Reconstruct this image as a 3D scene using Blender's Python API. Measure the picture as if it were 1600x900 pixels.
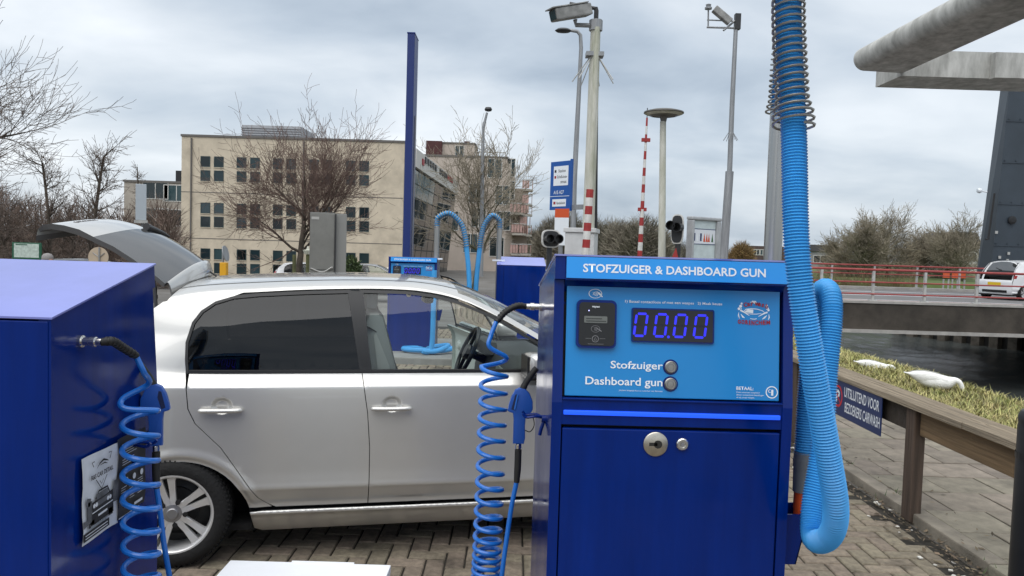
import bpy, bmesh, math, random
from mathutils import Vector, Matrix
from mathutils.geometry import delaunay_2d_cdt
for o in list(bpy.data.objects): bpy.data.objects.remove(o)
SC = bpy.context.scene
COL = SC.collection
rad = math.radians

# ---------------------------------------------------------------- camera
EYE, PITCH, ROLL, FOC = 1.69, .05, .03, 1200.0
cam_d = bpy.data.cameras.new('camera'); cam = bpy.data.objects.new('camera', cam_d); COL.objects.link(cam)
cam_d.sensor_width = 36; cam_d.lens = FOC / 1600 * 36; cam_d.clip_start = .05; cam_d.clip_end = 4000
r0 = Vector((1, 0, 0)); u0 = Vector((0, math.sin(PITCH), math.cos(PITCH))); f0 = Vector((0, math.cos(PITCH), -math.sin(PITCH)))
cx_ = r0 * math.cos(ROLL) + u0 * math.sin(ROLL); cy_ = -r0 * math.sin(ROLL) + u0 * math.cos(ROLL)
cam.matrix_world = Matrix(((cx_.x, cy_.x, -f0.x, 0), (cx_.y, cy_.y, -f0.y, 0), (cx_.z, cy_.z, -f0.z, EYE), (0, 0, 0, 1)))
SC.camera = cam

# ---------------------------------------------------------------- sky (overcast) and sun
world = bpy.data.worlds.new('World'); SC.world = world; world.use_nodes = True
wn, wl = world.node_tree.nodes, world.node_tree.links
wn.clear()
w_out = wn.new('ShaderNodeOutputWorld'); w_bg = wn.new('ShaderNodeBackground'); w_bg.inputs['Strength'].default_value = 1.0
sky = wn.new('ShaderNodeTexSky'); sky.sky_type = 'NISHITA'; sky.sun_disc = False
sky.sun_elevation = rad(64); sky.sun_rotation = rad(205); sky.dust_density = 2.5
geo = wn.new('ShaderNodeTexCoord'); sep = wn.new('ShaderNodeSeparateXYZ'); wl.new(geo.outputs['Generated'], sep.inputs[0])
def wmath(op, a, b=None):
    n = wn.new('ShaderNodeMath'); n.operation = op
    for i, v in enumerate((a, b)):
        if v is None: continue
        if isinstance(v, (int, float)): n.inputs[i].default_value = v
        else: wl.new(v, n.inputs[i])
    return n.outputs[0]
zz = wmath('ADD', wmath('MAXIMUM', sep.outputs[2], 0.0), .30)
cmb = wn.new('ShaderNodeCombineXYZ'); wl.new(wmath('DIVIDE', sep.outputs[0], zz), cmb.inputs[0]); wl.new(wmath('DIVIDE', sep.outputs[1], zz), cmb.inputs[1])
def wnoise(scale, detail, rough, dist=0, off=(0, 0, 0), sc=(1, 1, 1)):
    mp = wn.new('ShaderNodeMapping'); mp.inputs['Location'].default_value = off; mp.inputs['Scale'].default_value = sc; wl.new(cmb.outputs[0], mp.inputs[0])
    n = wn.new('ShaderNodeTexNoise'); n.inputs['Scale'].default_value = scale; n.inputs['Detail'].default_value = detail
    n.inputs['Roughness'].default_value = rough; n.inputs['Distortion'].default_value = dist; wl.new(mp.outputs[0], n.inputs['Vector'])
    return n.outputs[0]
n1 = wnoise(.7, 6, .45, .3, (3.1, 1.7, 0), (.9, 1.0, 1)); n2 = wnoise(2.3, 6, .5, .3, (7, 2.2, 0), (.8, 1.1, 1))
cl = wmath('ADD', wmath('MULTIPLY', n1, .62), wmath('MULTIPLY', n2, .38))
ramp = wn.new('ShaderNodeValToRGB'); wl.new(cl, ramp.inputs[0])
cr = ramp.color_ramp
cr.elements[0].position = .37; cr.elements[0].color = (.235, .28, .335, 1)
cr.elements[1].position = .635; cr.elements[1].color = (.57, .595, .62, 1)
e = cr.elements.new(.45); e.color = (.33, .375, .425, 1)
e = cr.elements.new(.535); e.color = (.445, .48, .515, 1)
sk = wn.new('ShaderNodeMix'); sk.data_type = 'RGBA'; sk.blend_type = 'MIX'; sk.inputs[0].default_value = .10
skm = wn.new('ShaderNodeMix'); skm.data_type = 'RGBA'; skm.blend_type = 'MULTIPLY'; skm.inputs[0].default_value = 1
wl.new(sky.outputs[0], skm.inputs[6]); skm.inputs[7].default_value = (.1, .1, .1, 1)
wl.new(ramp.outputs[0], sk.inputs[6]); wl.new(skm.outputs[2], sk.inputs[7])
wl.new(sk.outputs[2], w_bg.inputs['Color']); wl.new(w_bg.outputs[0], w_out.inputs[0])
sun_d = bpy.data.lights.new('sun', 'SUN'); sun = bpy.data.objects.new('sun', sun_d); COL.objects.link(sun)
sun_d.energy = 1.5; sun_d.angle = rad(75); sun_d.color = (1, .97, .93)
sun.rotation_euler = (rad(26), 0, rad(-25))
SC.view_settings.view_transform = 'Standard'; SC.view_settings.look = 'None'; SC.view_settings.gamma = 1; SC.view_settings.exposure = .86
SC.render.engine = 'CYCLES'; SC.cycles.use_denoising = True; SC.cycles.max_bounces = 8; SC.cycles.transparent_max_bounces = 12
SC.cycles.sample_clamp_indirect = 6; SC.cycles.caustics_reflective = False; SC.cycles.caustics_refractive = False

# ---------------------------------------------------------------- helpers
def ray(px, py):
    xc = (px - 800) / FOC; yc = (450 - py) / FOC
    return cx_ * xc + cy_ * yc + f0
def at(px, py, Y):                       # the point at distance Y in front of the camera seen in that direction
    d = ray(px, py); t = Y / d.y
    return Vector((d.x * t, Y, EYE + d.z * t))
def project(p):
    v = Vector(p) - Vector((0, 0, EYE)); d = v.dot(f0)
    return 800 + FOC * v.dot(cx_) / d, 450 - FOC * v.dot(cy_) / d, d
def lerp(a, b, t): return a + (b - a) * t
def interp(pts, x):                      # piecewise-linear
    if x <= pts[0][0]: return pts[0][1]
    for (a, b), (c, d) in zip(pts, pts[1:]):
        if x <= c: return b + (d - b) * (x - a) / (c - a)
    return pts[-1][1]
def smooth(pts, x):                      # monotone-ish cubic through the points
    n = len(pts)
    if x <= pts[0][0]: return pts[0][1]
    if x >= pts[-1][0]: return pts[-1][1]
    for i in range(n - 1):
        if x <= pts[i + 1][0]: break
    def slope(k):
        if k == 0 or k == n - 1: 
            j = 0 if k == 0 else n - 2
            return (pts[j + 1][1] - pts[j][1]) / (pts[j + 1][0] - pts[j][0])
        a = (pts[k][1] - pts[k - 1][1]) / (pts[k][0] - pts[k - 1][0]); b = (pts[k + 1][1] - pts[k][1]) / (pts[k + 1][0] - pts[k][0])
        return 0 if a * b <= 0 else 2 * a * b / (a + b)
    h = pts[i + 1][0] - pts[i][0]; t = (x - pts[i][0]) / h
    m0, m1 = slope(i) * h, slope(i + 1) * h
    return (2*t**3 - 3*t*t + 1) * pts[i][1] + (t**3 - 2*t*t + t) * m0 + (-2*t**3 + 3*t*t) * pts[i + 1][1] + (t**3 - t*t) * m1
def sstep(a, b, x):
    t = max(0, min(1, (x - a) / (b - a))); return t * t * (3 - 2 * t)
def catmull(P, n=8):
    P = [Vector(p) for p in P]; out = []
    for i in range(len(P) - 1):
        p0 = P[i - 1] if i else P[0] * 2 - P[1]; p1, p2 = P[i], P[i + 1]; p3 = P[i + 2] if i + 2 < len(P) else P[-1] * 2 - P[-2]
        for k in range(n):
            t = k / n
            out.append(.5 * ((2 * p1) + (p2 - p0) * t + (2 * p0 - 5 * p1 + 4 * p2 - p3) * t * t + (-p0 + 3 * p1 - 3 * p2 + p3) * t ** 3))
    out.append(P[-1]); return out

class MB:
    def __init__(s): s.v = []; s.f = []; s.m = None
    def add(s, vs, fs, M=None):
        b = len(s.v)
        s.v += [tuple(M @ Vector(v)) if M else tuple(v) for v in vs]; s.f += [tuple(i + b for i in f) for f in fs]; return s
    def box(s, x0, x1, y0, y1, z0, z1, M=None):
        return s.add([(x0,y0,z0),(x1,y0,z0),(x1,y1,z0),(x0,y1,z0),(x0,y0,z1),(x1,y0,z1),(x1,y1,z1),(x0,y1,z1)],
                     [(0,3,2,1),(4,5,6,7),(0,1,5,4),(1,2,6,5),(2,3,7,6),(3,0,4,7)], M)
    def cbox(s, c, d, M=None): return s.box(c[0]-d[0]/2, c[0]+d[0]/2, c[1]-d[1]/2, c[1]+d[1]/2, c[2]-d[2]/2, c[2]+d[2]/2, M)
    def bbox(s, x0, x1, y0, y1, z0, z1, b=.01, M=None):      # bevelled box
        bm = bmesh.new(); bmesh.ops.create_cube(bm, size=1)
        for v in bm.verts: v.co = Vector((lerp(x0, x1, v.co.x + .5), lerp(y0, y1, v.co.y + .5), lerp(z0, z1, v.co.z + .5)))
        bmesh.ops.bevel(bm, geom=bm.edges[:], offset=b, segments=2, profile=.6, affect='EDGES')
        return s.frombm(bm, M)
    def frombm(s, bm, M=None):
        bm.verts.index_update(); s.add([v.co.copy() for v in bm.verts], [tuple(v.index for v in f.verts) for f in bm.faces], M); bm.free(); return s
    def prism(s, poly, axis, a, b, M=None):                  # polygon in the two other axes, extruded a..b along axis
        n = len(poly)
        def P(q, t): return (t, q[0], q[1]) if axis == 'x' else (q[0], t, q[1]) if axis == 'y' else (q[0], q[1], t)
        return s.add([P(q, a) for q in poly] + [P(q, b) for q in poly],
                     [tuple(range(n)), tuple(range(2*n-1, n-1, -1))] + [(i, i + n, (i+1) % n + n, (i+1) % n) for i in range(n)], M)
    def tube(s, path, r, n=8, caps=True, closed=False, M=None, sq=None):
        path = [Vector(p) for p in path]; N = len(path); vs = []; fs = []
        T = []
        for i in range(N):
            a = path[(i-1) % N] if (closed or i) else path[0]; b = path[(i+1) % N] if (closed or i < N-1) else path[-1]
            t = b - a; T.append(t.normalized() if t.length > 1e-9 else Vector((0, 0, 1)))
        up = Vector((0, 0, 1)) if abs(T[0].z) < .9 else Vector((1, 0, 0))
        x = T[0].cross(up).normalized()
        for i in range(N):
            x = (x - T[i] * x.dot(T[i])); x = x.normalized() if x.length > 1e-9 else T[i].orthogonal().normalized()
            y = T[i].cross(x); ri = r(i / (N-1)) if callable(r) else r[i] if isinstance(r, (list, tuple)) else r
            for k in range(n):
                a = 2 * math.pi * k / n + (math.pi / n if sq else 0)
                vs.append(path[i] + (x * math.cos(a) + y * math.sin(a) * (sq or 1)) * ri)
        R = N if closed else N - 1
        for i in range(R):
            for k in range(n):
                a, b = i * n + k, i * n + (k+1) % n; c, d = ((i+1) % N) * n + (k+1) % n, ((i+1) % N) * n + k
                fs.append((a, b, c, d))
        if caps and not closed: fs += [tuple(range(n-1, -1, -1)), tuple((N-1)*n + k for k in range(n))]
        return s.add(vs, fs, M)
    def cyl(s, p, q, r, n=16, r2=None, M=None): return s.tube([p, q], [r, r if r2 is None else r2], n, M=M)
    def lathe(s, prof, n=24, M=None, cap=True):               # profile (r, z) about z
        vs = []; fs = []; N = len(prof)
        for r, z in prof:
            for k in range(n): a = 2*math.pi*k/n; vs.append((r*math.cos(a), r*math.sin(a), z))
        for i in range(N-1):
            for k in range(n): fs.append((i*n+k, i*n+(k+1) % n, (i+1)*n+(k+1) % n, (i+1)*n+k))
        if cap: fs += [tuple(range(n-1, -1, -1)), tuple((N-1)*n+k for k in range(n))]
        return s.add(vs, fs, M)
    def grid(s, rows, M=None, flip=False):
        R, C = len(rows), len(rows[0]); fs = []
        for i in range(R-1):
            for j in range(C-1):
                q = (i*C+j, i*C+j+1, (i+1)*C+j+1, (i+1)*C+j); fs.append(q[::-1] if flip else q)
        return s.add([p for r in rows for p in r], fs, M)
    def mesh(s, name, mat, smooth=False, angle=None):
        me = bpy.data.meshes.new(name); me.from_pydata(s.v, [], s.f); me.update()
        if smooth:
            me.polygons.foreach_set('use_smooth', [True] * len(me.polygons))
            if angle is not None: me.set_sharp_from_angle(angle=rad(angle))
        if mat: me.materials.append(mat)
        return me
    def build(s, name, mat, parent=None, smooth=False, angle=35, fix=True):
        me = s.mesh(name, mat)
        if fix:
            bm = bmesh.new(); bm.from_mesh(me); bmesh.ops.recalc_face_normals(bm, faces=bm.faces); bm.to_mesh(me); bm.free()
        if smooth:
            me.polygons.foreach_set('use_smooth', [True] * len(me.polygons)); me.set_sharp_from_angle(angle=rad(angle))
        return link(name, me, parent)
def link(name, me, parent=None):
    o = bpy.data.objects.new(name, me); COL.objects.link(o)
    if parent: o.parent = parent
    return o
def tag(o, label=None, cat=None, group=None, kind=None):
    for k, v in (('label', label), ('category', cat), ('group', group), ('kind', kind)):
        if v: o[k] = v
    return o
def thing(name, label, cat, loc=(0, 0, 0), rz=0, group=None):
    o = bpy.data.objects.new(name, None); COL.objects.link(o); o.location = loc; o.rotation_euler = (0, 0, rz); o.empty_display_size = .1
    return tag(o, label, cat, group)
def copy_tree(o, parent=None):
    c = o.copy(); COL.objects.link(c); c.parent = parent
    if parent: c.matrix_parent_inverse = o.matrix_parent_inverse
    for ch in o.children: copy_tree(ch, c)
    return c
def dup(o, label, loc, rz, group=None):
    c = copy_tree(o); c.location = loc; c.rotation_euler = (0, 0, rz); c['label'] = label
    if group: c['group'] = group
    return c

MATS = {}
def mat(name, col, rough=.5, metal=0, var=0, vs=4, bump=0, bs=40, coat=0, em=None, es=0, rnd=None, rv=.3, spec=.5, col2=None, vdetail=5, stretch=None, crough=.05, rvar=0, rs=3, stain=0, ss=2.0, st0=.52):
    if name in MATS: return MATS[name]
    m = bpy.data.materials.new(name); m.use_nodes = True; nt = m.node_tree; b = nt.nodes['Principled BSDF']; MATS[name] = m
    N, L = nt.nodes, nt.links
    c4 = (*col, 1); b.inputs['Base Color'].default_value = c4; b.inputs['Roughness'].default_value = rough; b.inputs['Metallic'].default_value = metal
    b.inputs['Specular IOR Level'].default_value = spec
    if coat: b.inputs['Coat Weight'].default_value = coat; b.inputs['Coat Roughness'].default_value = crough
    if em: b.inputs['Emission Color'].default_value = (*em, 1); b.inputs['Emission Strength'].default_value = es
    vec = None
    if var or bump or col2:
        tc = N.new('ShaderNodeTexCoord'); vec = tc.outputs['Object']
        if stretch:
            mp = N.new('ShaderNodeMapping'); mp.inputs['Scale'].default_value = stretch; L.new(vec, mp.inputs[0]); vec = mp.outputs[0]
    csock = None
    if var or col2:
        n = N.new('ShaderNodeTexNoise'); n.inputs['Scale'].default_value = vs; n.inputs['Detail'].default_value = vdetail; n.inputs['Roughness'].default_value = .62; L.new(vec, n.inputs['Vector'])
        r = N.new('ShaderNodeValToRGB'); L.new(n.outputs[0], r.inputs[0])
        r.color_ramp.elements[0].position = .33; r.color_ramp.elements[1].position = .68
        if col2: r.color_ramp.elements[0].color = (*col2, 1); r.color_ramp.elements[1].color = c4
        else:
            r.color_ramp.elements[0].color = tuple(c * (1 - var) for c in col) + (1,); r.color_ramp.elements[1].color = tuple(min(1, c * (1 + var * .6)) for c in col) + (1,)
        csock = r.outputs[0]
    if rnd:
        if rnd == 'object': g = N.new('ShaderNodeObjectInfo').outputs['Random']
        else: g = N.new('ShaderNodeNewGeometry').outputs['Random Per Island']
        hs = N.new('ShaderNodeHueSaturation'); mr = N.new('ShaderNodeMapRange'); mr.inputs[3].default_value = 1 - rv; mr.inputs[4].default_value = 1 + rv; L.new(g, mr.inputs[0]); L.new(mr.outputs[0], hs.inputs['Value'])
        mh = N.new('ShaderNodeMath'); mh.operation = 'MULTIPLY'; mh.inputs[1].default_value = 7.31; L.new(g, mh.inputs[0])
        fr = N.new('ShaderNodeMath'); fr.operation = 'FRACT'; L.new(mh.outputs[0], fr.inputs[0])
        m2 = N.new('ShaderNodeMapRange'); m2.inputs[3].default_value = .485; m2.inputs[4].default_value = .515; L.new(fr.outputs[0], m2.inputs[0]); L.new(m2.outputs[0], hs.inputs['Hue'])
        if csock: L.new(csock, hs.inputs['Color'])
        else: hs.inputs['Color'].default_value = c4
        csock = hs.outputs[0]
    if stain:
        gp_ = N.new('ShaderNodeNewGeometry'); n = N.new('ShaderNodeTexNoise'); n.inputs['Scale'].default_value = ss; n.inputs['Detail'].default_value = 8; n.inputs['Roughness'].default_value = .65; L.new(gp_.outputs['Position'], n.inputs['Vector'])
        mr3 = N.new('ShaderNodeMapRange'); mr3.inputs[1].default_value = st0; mr3.inputs[2].default_value = st0 + .14; mr3.inputs[3].default_value = 1; mr3.inputs[4].default_value = 1 - stain; L.new(n.outputs[0], mr3.inputs[0])
        hv = N.new('ShaderNodeHueSaturation'); L.new(mr3.outputs[0], hv.inputs['Value'])
        if csock: L.new(csock, hv.inputs['Color'])
        else: hv.inputs['Color'].default_value = c4
        csock = hv.outputs[0]
    if rvar:
        tc2 = N.new('ShaderNodeTexCoord'); n = N.new('ShaderNodeTexNoise'); n.inputs['Scale'].default_value = rs; n.inputs['Detail'].default_value = 7; L.new(tc2.outputs['Object'], n.inputs['Vector'])
        mr2 = N.new('ShaderNodeMapRange'); mr2.inputs[1].default_value = .3; mr2.inputs[2].default_value = .7; mr2.inputs[3].default_value = max(.02, rough - rvar); mr2.inputs[4].default_value = rough + rvar; L.new(n.outputs[0], mr2.inputs[0]); L.new(mr2.outputs[0], b.inputs['Roughness'])
    if csock: L.new(csock, b.inputs['Base Color'])
    if bump:
        n = N.new('ShaderNodeTexNoise'); n.inputs['Scale'].default_value = bs; n.inputs['Detail'].default_value = 6; L.new(vec, n.inputs['Vector'])
        bp = N.new('ShaderNodeBump'); bp.inputs['Strength'].default_value = bump; bp.inputs['Distance'].default_value = .02; L.new(n.outputs[0], bp.inputs['Height']); L.new(bp.outputs[0], b.inputs['Normal'])
    return m
def glass_mat(name, tint, ior=1.5, rough=0.0):
    if name in MATS: return MATS[name]
    m = bpy.data.materials.new(name); m.use_nodes = True; MATS[name] = m; N, L = m.node_tree.nodes, m.node_tree.links
    N.remove(N['Principled BSDF']); out = N['Material Output']
    t = N.new('ShaderNodeBsdfTransparent'); t.inputs[0].default_value = (*tint, 1)
    g = N.new('ShaderNodeBsdfGlossy'); g.inputs['Roughness'].default_value = rough; g.inputs[0].default_value = (.95, .96, .97, 1)
    fr = N.new('ShaderNodeFresnel'); fr.inputs[0].default_value = ior
    mx = N.new('ShaderNodeMixShader'); L.new(fr.outputs[0], mx.inputs[0]); L.new(t.outputs[0], mx.inputs[1]); L.new(g.outputs[0], mx.inputs[2]); L.new(mx.outputs[0], out.inputs[0])
    return m
def text(body, w=None, h=None, m=None, parent=None, M=None, bold=.0, depth=.0006, name='lettering', align='LEFT', shear=0):
    """flat raised lettering in the local x/z plane facing -y, first letter at the origin; w/h fix its extent"""
    cu = bpy.data.curves.new('txt', 'FONT'); cu.body = body; cu.size = 1; cu.offset = bold; cu.shear = shear; cu.resolution_u = 3
    ob = bpy.data.objects.new('txt', cu); COL.objects.link(ob)
    dg = bpy.context.evaluated_depsgraph_get(); me = bpy.data.meshes.new_from_object(ob.evaluated_get(dg)); 
    bpy.data.objects.remove(ob); bpy.data.curves.remove(cu)
    xs = [v.co.x for v in me.vertices]; ys = [v.co.y for v in me.vertices]
    x0, x1, y0, y1 = min(xs), max(xs), min(ys), max(ys)
    sx = w / (x1 - x0) if w else h / (y1 - y0); sy = h / (y1 - y0) if h else sx
    ox = {'LEFT': x0, 'CENTER': (x0 + x1) / 2, 'RIGHT': x1}[align]
    for v in me.vertices: v.co = Vector(((v.co.x - ox) * sx, -depth, (v.co.y - y0) * sy))
    if M: me.transform(M)
    me.materials.clear()
    if m: me.materials.append(m)
    me.name = name
    return link(name, me, parent)
def ring(mb, c, r, w, n=28, d=.0008, sx=1, sz=1, a0=0, a1=360):
    """flat ring facing -y"""
    k = max(3, int(n * abs(a1 - a0) / 360)); vs = []; fs = []
    for i in range(k + 1):
        a = rad(lerp(a0, a1, i / k))
        for q in (r - w/2, r + w/2): vs.append((c[0] + q * math.cos(a) * sx, c[1] - d, c[2] + q * math.sin(a) * sz))
    for i in range(k): fs.append((2*i, 2*i+1, 2*i+3, 2*i+2))
    return mb.add(vs, fs)
def disc(mb, c, r, n=20, d=.0008, sx=1, sz=1):
    vs = [(c[0] + r*sx*math.cos(2*math.pi*i/n), c[1]-d, c[2] + r*sz*math.sin(2*math.pi*i/n)) for i in range(n)]
    return mb.add(vs, [tuple(range(n))])
def stroke(mb, pts, w, d=.0008):
    """flat ribbon in the x/z plane facing -y; w constant or list"""
    vs = []; fs = []; N = len(pts)
    for i, p in enumerate(pts):
        a = pts[max(0, i-1)]; b = pts[min(N-1, i+1)]; t = Vector((b[0]-a[0], b[1]-a[1])).normalized(); n = Vector((-t.y, t.x)); q = (w[i] if isinstance(w, list) else w) / 2
        vs += [(p[0]+n.x*q, -d, p[1]+n.y*q), (p[0]-n.x*q, -d, p[1]-n.y*q)]
    for i in range(N-1): fs.append((2*i, 2*i+1, 2*i+3, 2*i+2))
    return mb.add(vs, fs)
def rrect(x0, x1, z0, z1, r, n=4):
    out = []
    for cx, cz, a in ((x1-r, z0+r, -90), (x1-r, z1-r, 0), (x0+r, z1-r, 90), (x0+r, z0+r, 180)):
        for i in range(n + 1): t = rad(a + 90*i/n); out.append((cx + r*math.cos(t), cz + r*math.sin(t)))
    return out
def Mloc(x, y, z, rx=0, ry=0, rz=0):
    return Matrix.Translation((x, y, z)) @ Matrix.Rotation(rz, 4, 'Z') @ Matrix.Rotation(ry, 4, 'Y') @ Matrix.Rotation(rx, 4, 'X')
# ================================================================ THE SETTING
rng = random.Random(7)
def terrain(x, y):
    drop = -.75 * sstep(13, 26, y) * (1 - sstep(2.0, 6.0, x)) - .25 * sstep(-4, -8, x) * (1 - sstep(13, 24, y)) * sstep(6, 10, y)
    bank = -3.2 * sstep(6.05, 8.6, x) * (1 - sstep(60, 66, y) * sstep(21, 27, x) )
    if x > 6:
        if y > 70: bank *= 1 - sstep(70, 74, y)
    lane = 0
    if x <= 6.05 and y > 20: lane = .33 * sstep(20, 22, y) * (1 - sstep(40, 44, y)) * sstep(0, 4, x)
    return -.016 + drop + bank + lane - .6 * sstep(90, 140, y) * (1 if x < 6 else 0) * 0
m_soil = mat('soil', (.10, .088, .07), .95, var=.5, vs=1.5, bump=.5, bs=8)
def m_ground():
    m = mat('ground_mix', (.17, .165, .155), .92, var=.35, vs=.8, bump=.3, bs=20, col2=(.11, .10, .088)); return m
xs = [-900, -300, -150, -90, -60] + [-45 + i * 2.5 for i in range(16)] + [-6 + i * .75 for i in range(12)] + [3 + i * .4 for i in range(16)] + [10, 13, 17, 20, 22, 24, 27, 32, 40, 60, 100, 160, 300, 900]
ys = [-300, -60, -20, -8] + [-4 + i * 1.0 for i in range(36)] + [34 + i * 3 for i in range(16)] + [90, 110, 150, 220, 400, 900, 2500]
xs = sorted(set(xs)); ys = sorted(set(ys))
g = MB().grid([[(x, y, terrain(x, y)) for x in xs] for y in ys]); gr = g.build('ground', m_ground(), smooth=True); tag(gr, kind='structure')

# water of the canal
def m_water():
    m = bpy.data.materials.new('canal_water'); m.use_nodes = True; b = m.node_tree.nodes['Principled BSDF']; N, L = m.node_tree.nodes, m.node_tree.links
    b.inputs['Base Color'].default_value = (.065, .072, .070, 1); b.inputs['Roughness'].default_value = .20; b.inputs['IOR'].default_value = 1.33
    tc = N.new('ShaderNodeTexCoord'); 
    n = N.new('ShaderNodeTexNoise'); n.inputs['Scale'].default_value = 9; n.inputs['Detail'].default_value = 4; n.inputs['Roughness'].default_value = .6; L.new(tc.outputs['Object'], n.inputs['Vector'])
    bp = N.new('ShaderNodeBump'); bp.inputs['Strength'].default_value = .35; bp.inputs['Distance'].default_value = .06; L.new(n.outputs[0], bp.inputs['Height']); L.new(bp.outputs[0], b.inputs['Normal'])
    return m
from mathutils import noise as mnoise
def wave(x, y):
    return .055 * mnoise.noise(Vector((x * 1.3, y * .9, .3))) + .032 * mnoise.noise(Vector((x * 3.1 + 5, y * 2.3, 1.7))) + .014 * mnoise.noise(Vector((x * 7.0, y * 5.0, 4.1)))
wxs = [7.0 + i * .2 for i in range(130)] + [33, 38, 45, 60, 120]; wys = [-40, -10, 0, 10, 16] + [20 + i * .2 for i in range(170)] + [54.2, 58, 66, 73]
wat = MB().grid([[(x, y, -2.40 + wave(x, y)) for x in wxs] for y in wys]).build('water', m_water(), smooth=True, angle=180); tag(wat, kind='structure')

# ---- herringbone brick paving
m_brick1 = mat('paver_single', (.235, .195, .145), .9, stain=.55, ss=2.3, var=.32, vs=22, bump=.5, bs=120, rnd='object', rv=.16)
m_brick2 = mat('paver_mass', (.235, .195, .145), .9, stain=.55, ss=2.3, var=.32, vs=22, bump=.5, bs=120, rnd='island', rv=.16)
U = .105; G = .010
paving = MB().box(-9.5, 2.62, -1.0, 16.5, -.10, -.0125).build('brick_paving', mat('joint_sand', (.030, .026, .020), .97, var=.4, vs=14)); tag(paving, kind='structure')
def brick_mesh(w, d):
    a, b = w/2 - G/2, d/2 - G/2; c = .006; h = .0125
    vs = [(-a,-b,-h),(a,-b,-h),(a,b,-h),(-a,b,-h),(-a,-b,-c),(a,-b,-c),(a,b,-c),(-a,b,-c),(-a+c,-b+c,0),(a-c,-b+c,0),(a-c,b-c,0),(-a+c,b-c,0)]
    fs = [(8,9,10,11),(4,5,9,8),(5,6,10,9),(6,7,11,10),(7,4,8,11),(0,1,5,4),(1,2,6,5),(2,3,7,6),(3,0,4,7)]
    return vs, fs
vh, fh = brick_mesh(2*U, U); vv, fv = brick_mesh(U, 2*U)
meh = MB().add(vh, fh).mesh('brick', m_brick1); mev = MB().add(vv, fv).mesh('brick', m_brick1)
cand = []
for j in range(-6, 152):
    for i in range(-90, 25):
        m_ = (i - j) % 4
        if m_ == 0: c = (i*U + U, j*U + U/2, 0)
        elif m_ == 2: c = (i*U + U/2, j*U, 1)
        else: continue
        if c[0] > 2.50 or c[0] < -9.3 or c[1] < -.8 or c[1] > 16.2: continue
        cand.append(c)
def seen_rank(c):
    if c[1] < .6: return 1e9
    px, py, d = project((c[0], c[1], 0))
    ok = (620 < px < 830 and 805 < py < 905 and c[1] > 3.7) or (330 < px < 640 and 822 < py < 900 and c[1] > 3.7) or (1232 < px < 1620 and 640 < py < 905 and c[0] < 2.5)
    return d if ok else 1e9
cand.sort(key=seen_rank)
mass = MB()
for k, c in enumerate(cand):
    dz = rng.uniform(-.003, .002); tilt = (rng.uniform(-.008, .008), rng.uniform(-.008, .008), rng.uniform(-.012, .012))
    if k < 300:
        o = link('brick', mev if c[2] else meh, paving); o.location = (c[0], c[1], dz); o.rotation_euler = tilt
    else:
        M = Mloc(c[0], c[1], dz, *tilt); mass.add(vv if c[2] else vh, fv if c[2] else fh, M)
o = mass.build('brick_field', m_brick2, paving, fix=False); o['kind'] = 'stuff'

# ---- footpath of concrete slabs, kerb, litter
m_slab = mat('slab_concrete', (.235, .205, .162), .9, var=.25, vs=9, bump=.45, bs=150, rnd='object', rv=.13, stain=.35, ss=1.7)
KX = 2.64
footpath = MB().box(KX + .12, 4.95, -1.0, 18, -.06, .036).build('footpath', mat('slab_joint', (.035, .03, .024), .97, var=.4, vs=10)); tag(footpath, kind='structure')
SZ = .40
def slab_mesh(w, d):
    a, b = w/2 - .006, d/2 - .006; c = .004
    vs = [(-a,-b,-.02),(a,-b,-.02),(a,b,-.02),(-a,b,-.02),(-a,-b,-c),(a,-b,-c),(a,b,-c),(-a,b,-c),(-a+c,-b+c,0),(a-c,-b+c,0),(a-c,b-c,0),(-a+c,b-c,0)]
    return MB().add(vs, [(8,9,10,11),(4,5,9,8),(5,6,10,9),(6,7,11,10),(7,4,8,11),(0,1,5,4),(1,2,6,5),(2,3,7,6),(3,0,4,7)]).mesh('slab', m_slab)
s_full = slab_mesh(SZ, SZ); s_half = slab_mesh(SZ/2, SZ)
nrow = 0
for j in range(0, 34):
    y = 2.4 + j * SZ
    x = KX + .125; odd = j % 2
    lst = ([(SZ/2, s_half)] if odd else []) + [(SZ, s_full)] * 5 + ([] if odd else [(SZ/2, s_half)])
    for w, me in lst:
        if x + w > 4.98: break
        o = link('slab', me, footpath); o.location = (x + w/2, y, .056 + rng.uniform(-.004, .003)); o.rotation_euler = (rng.uniform(-.006, .006), rng.uniform(-.006, .006), rng.uniform(-.004, .004)); x += w
m_kerb = mat('kerb_concrete', (.25, .225, .175), .92, var=.3, vs=7, bump=.5, bs=90, rnd='object', rv=.12)
kerb = MB().box(KX + .006, KX + .114, -1, 18, -.1, .03).build('kerb', m_kerb); tag(kerb, kind='structure')
kme = MB().bbox(KX, KX + .12, -.497, .497, -.08, .058, .012).mesh('kerb_stone', m_kerb)
for j in range(0, 13):
    o = link('kerb_stone', kme, kerb); o.location = (rng.uniform(-.006, .006), 2.6 + j * 1.0, rng.uniform(-.004, .004)); o.rotation_euler = (0, 0, rng.uniform(-.006, .006))
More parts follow.
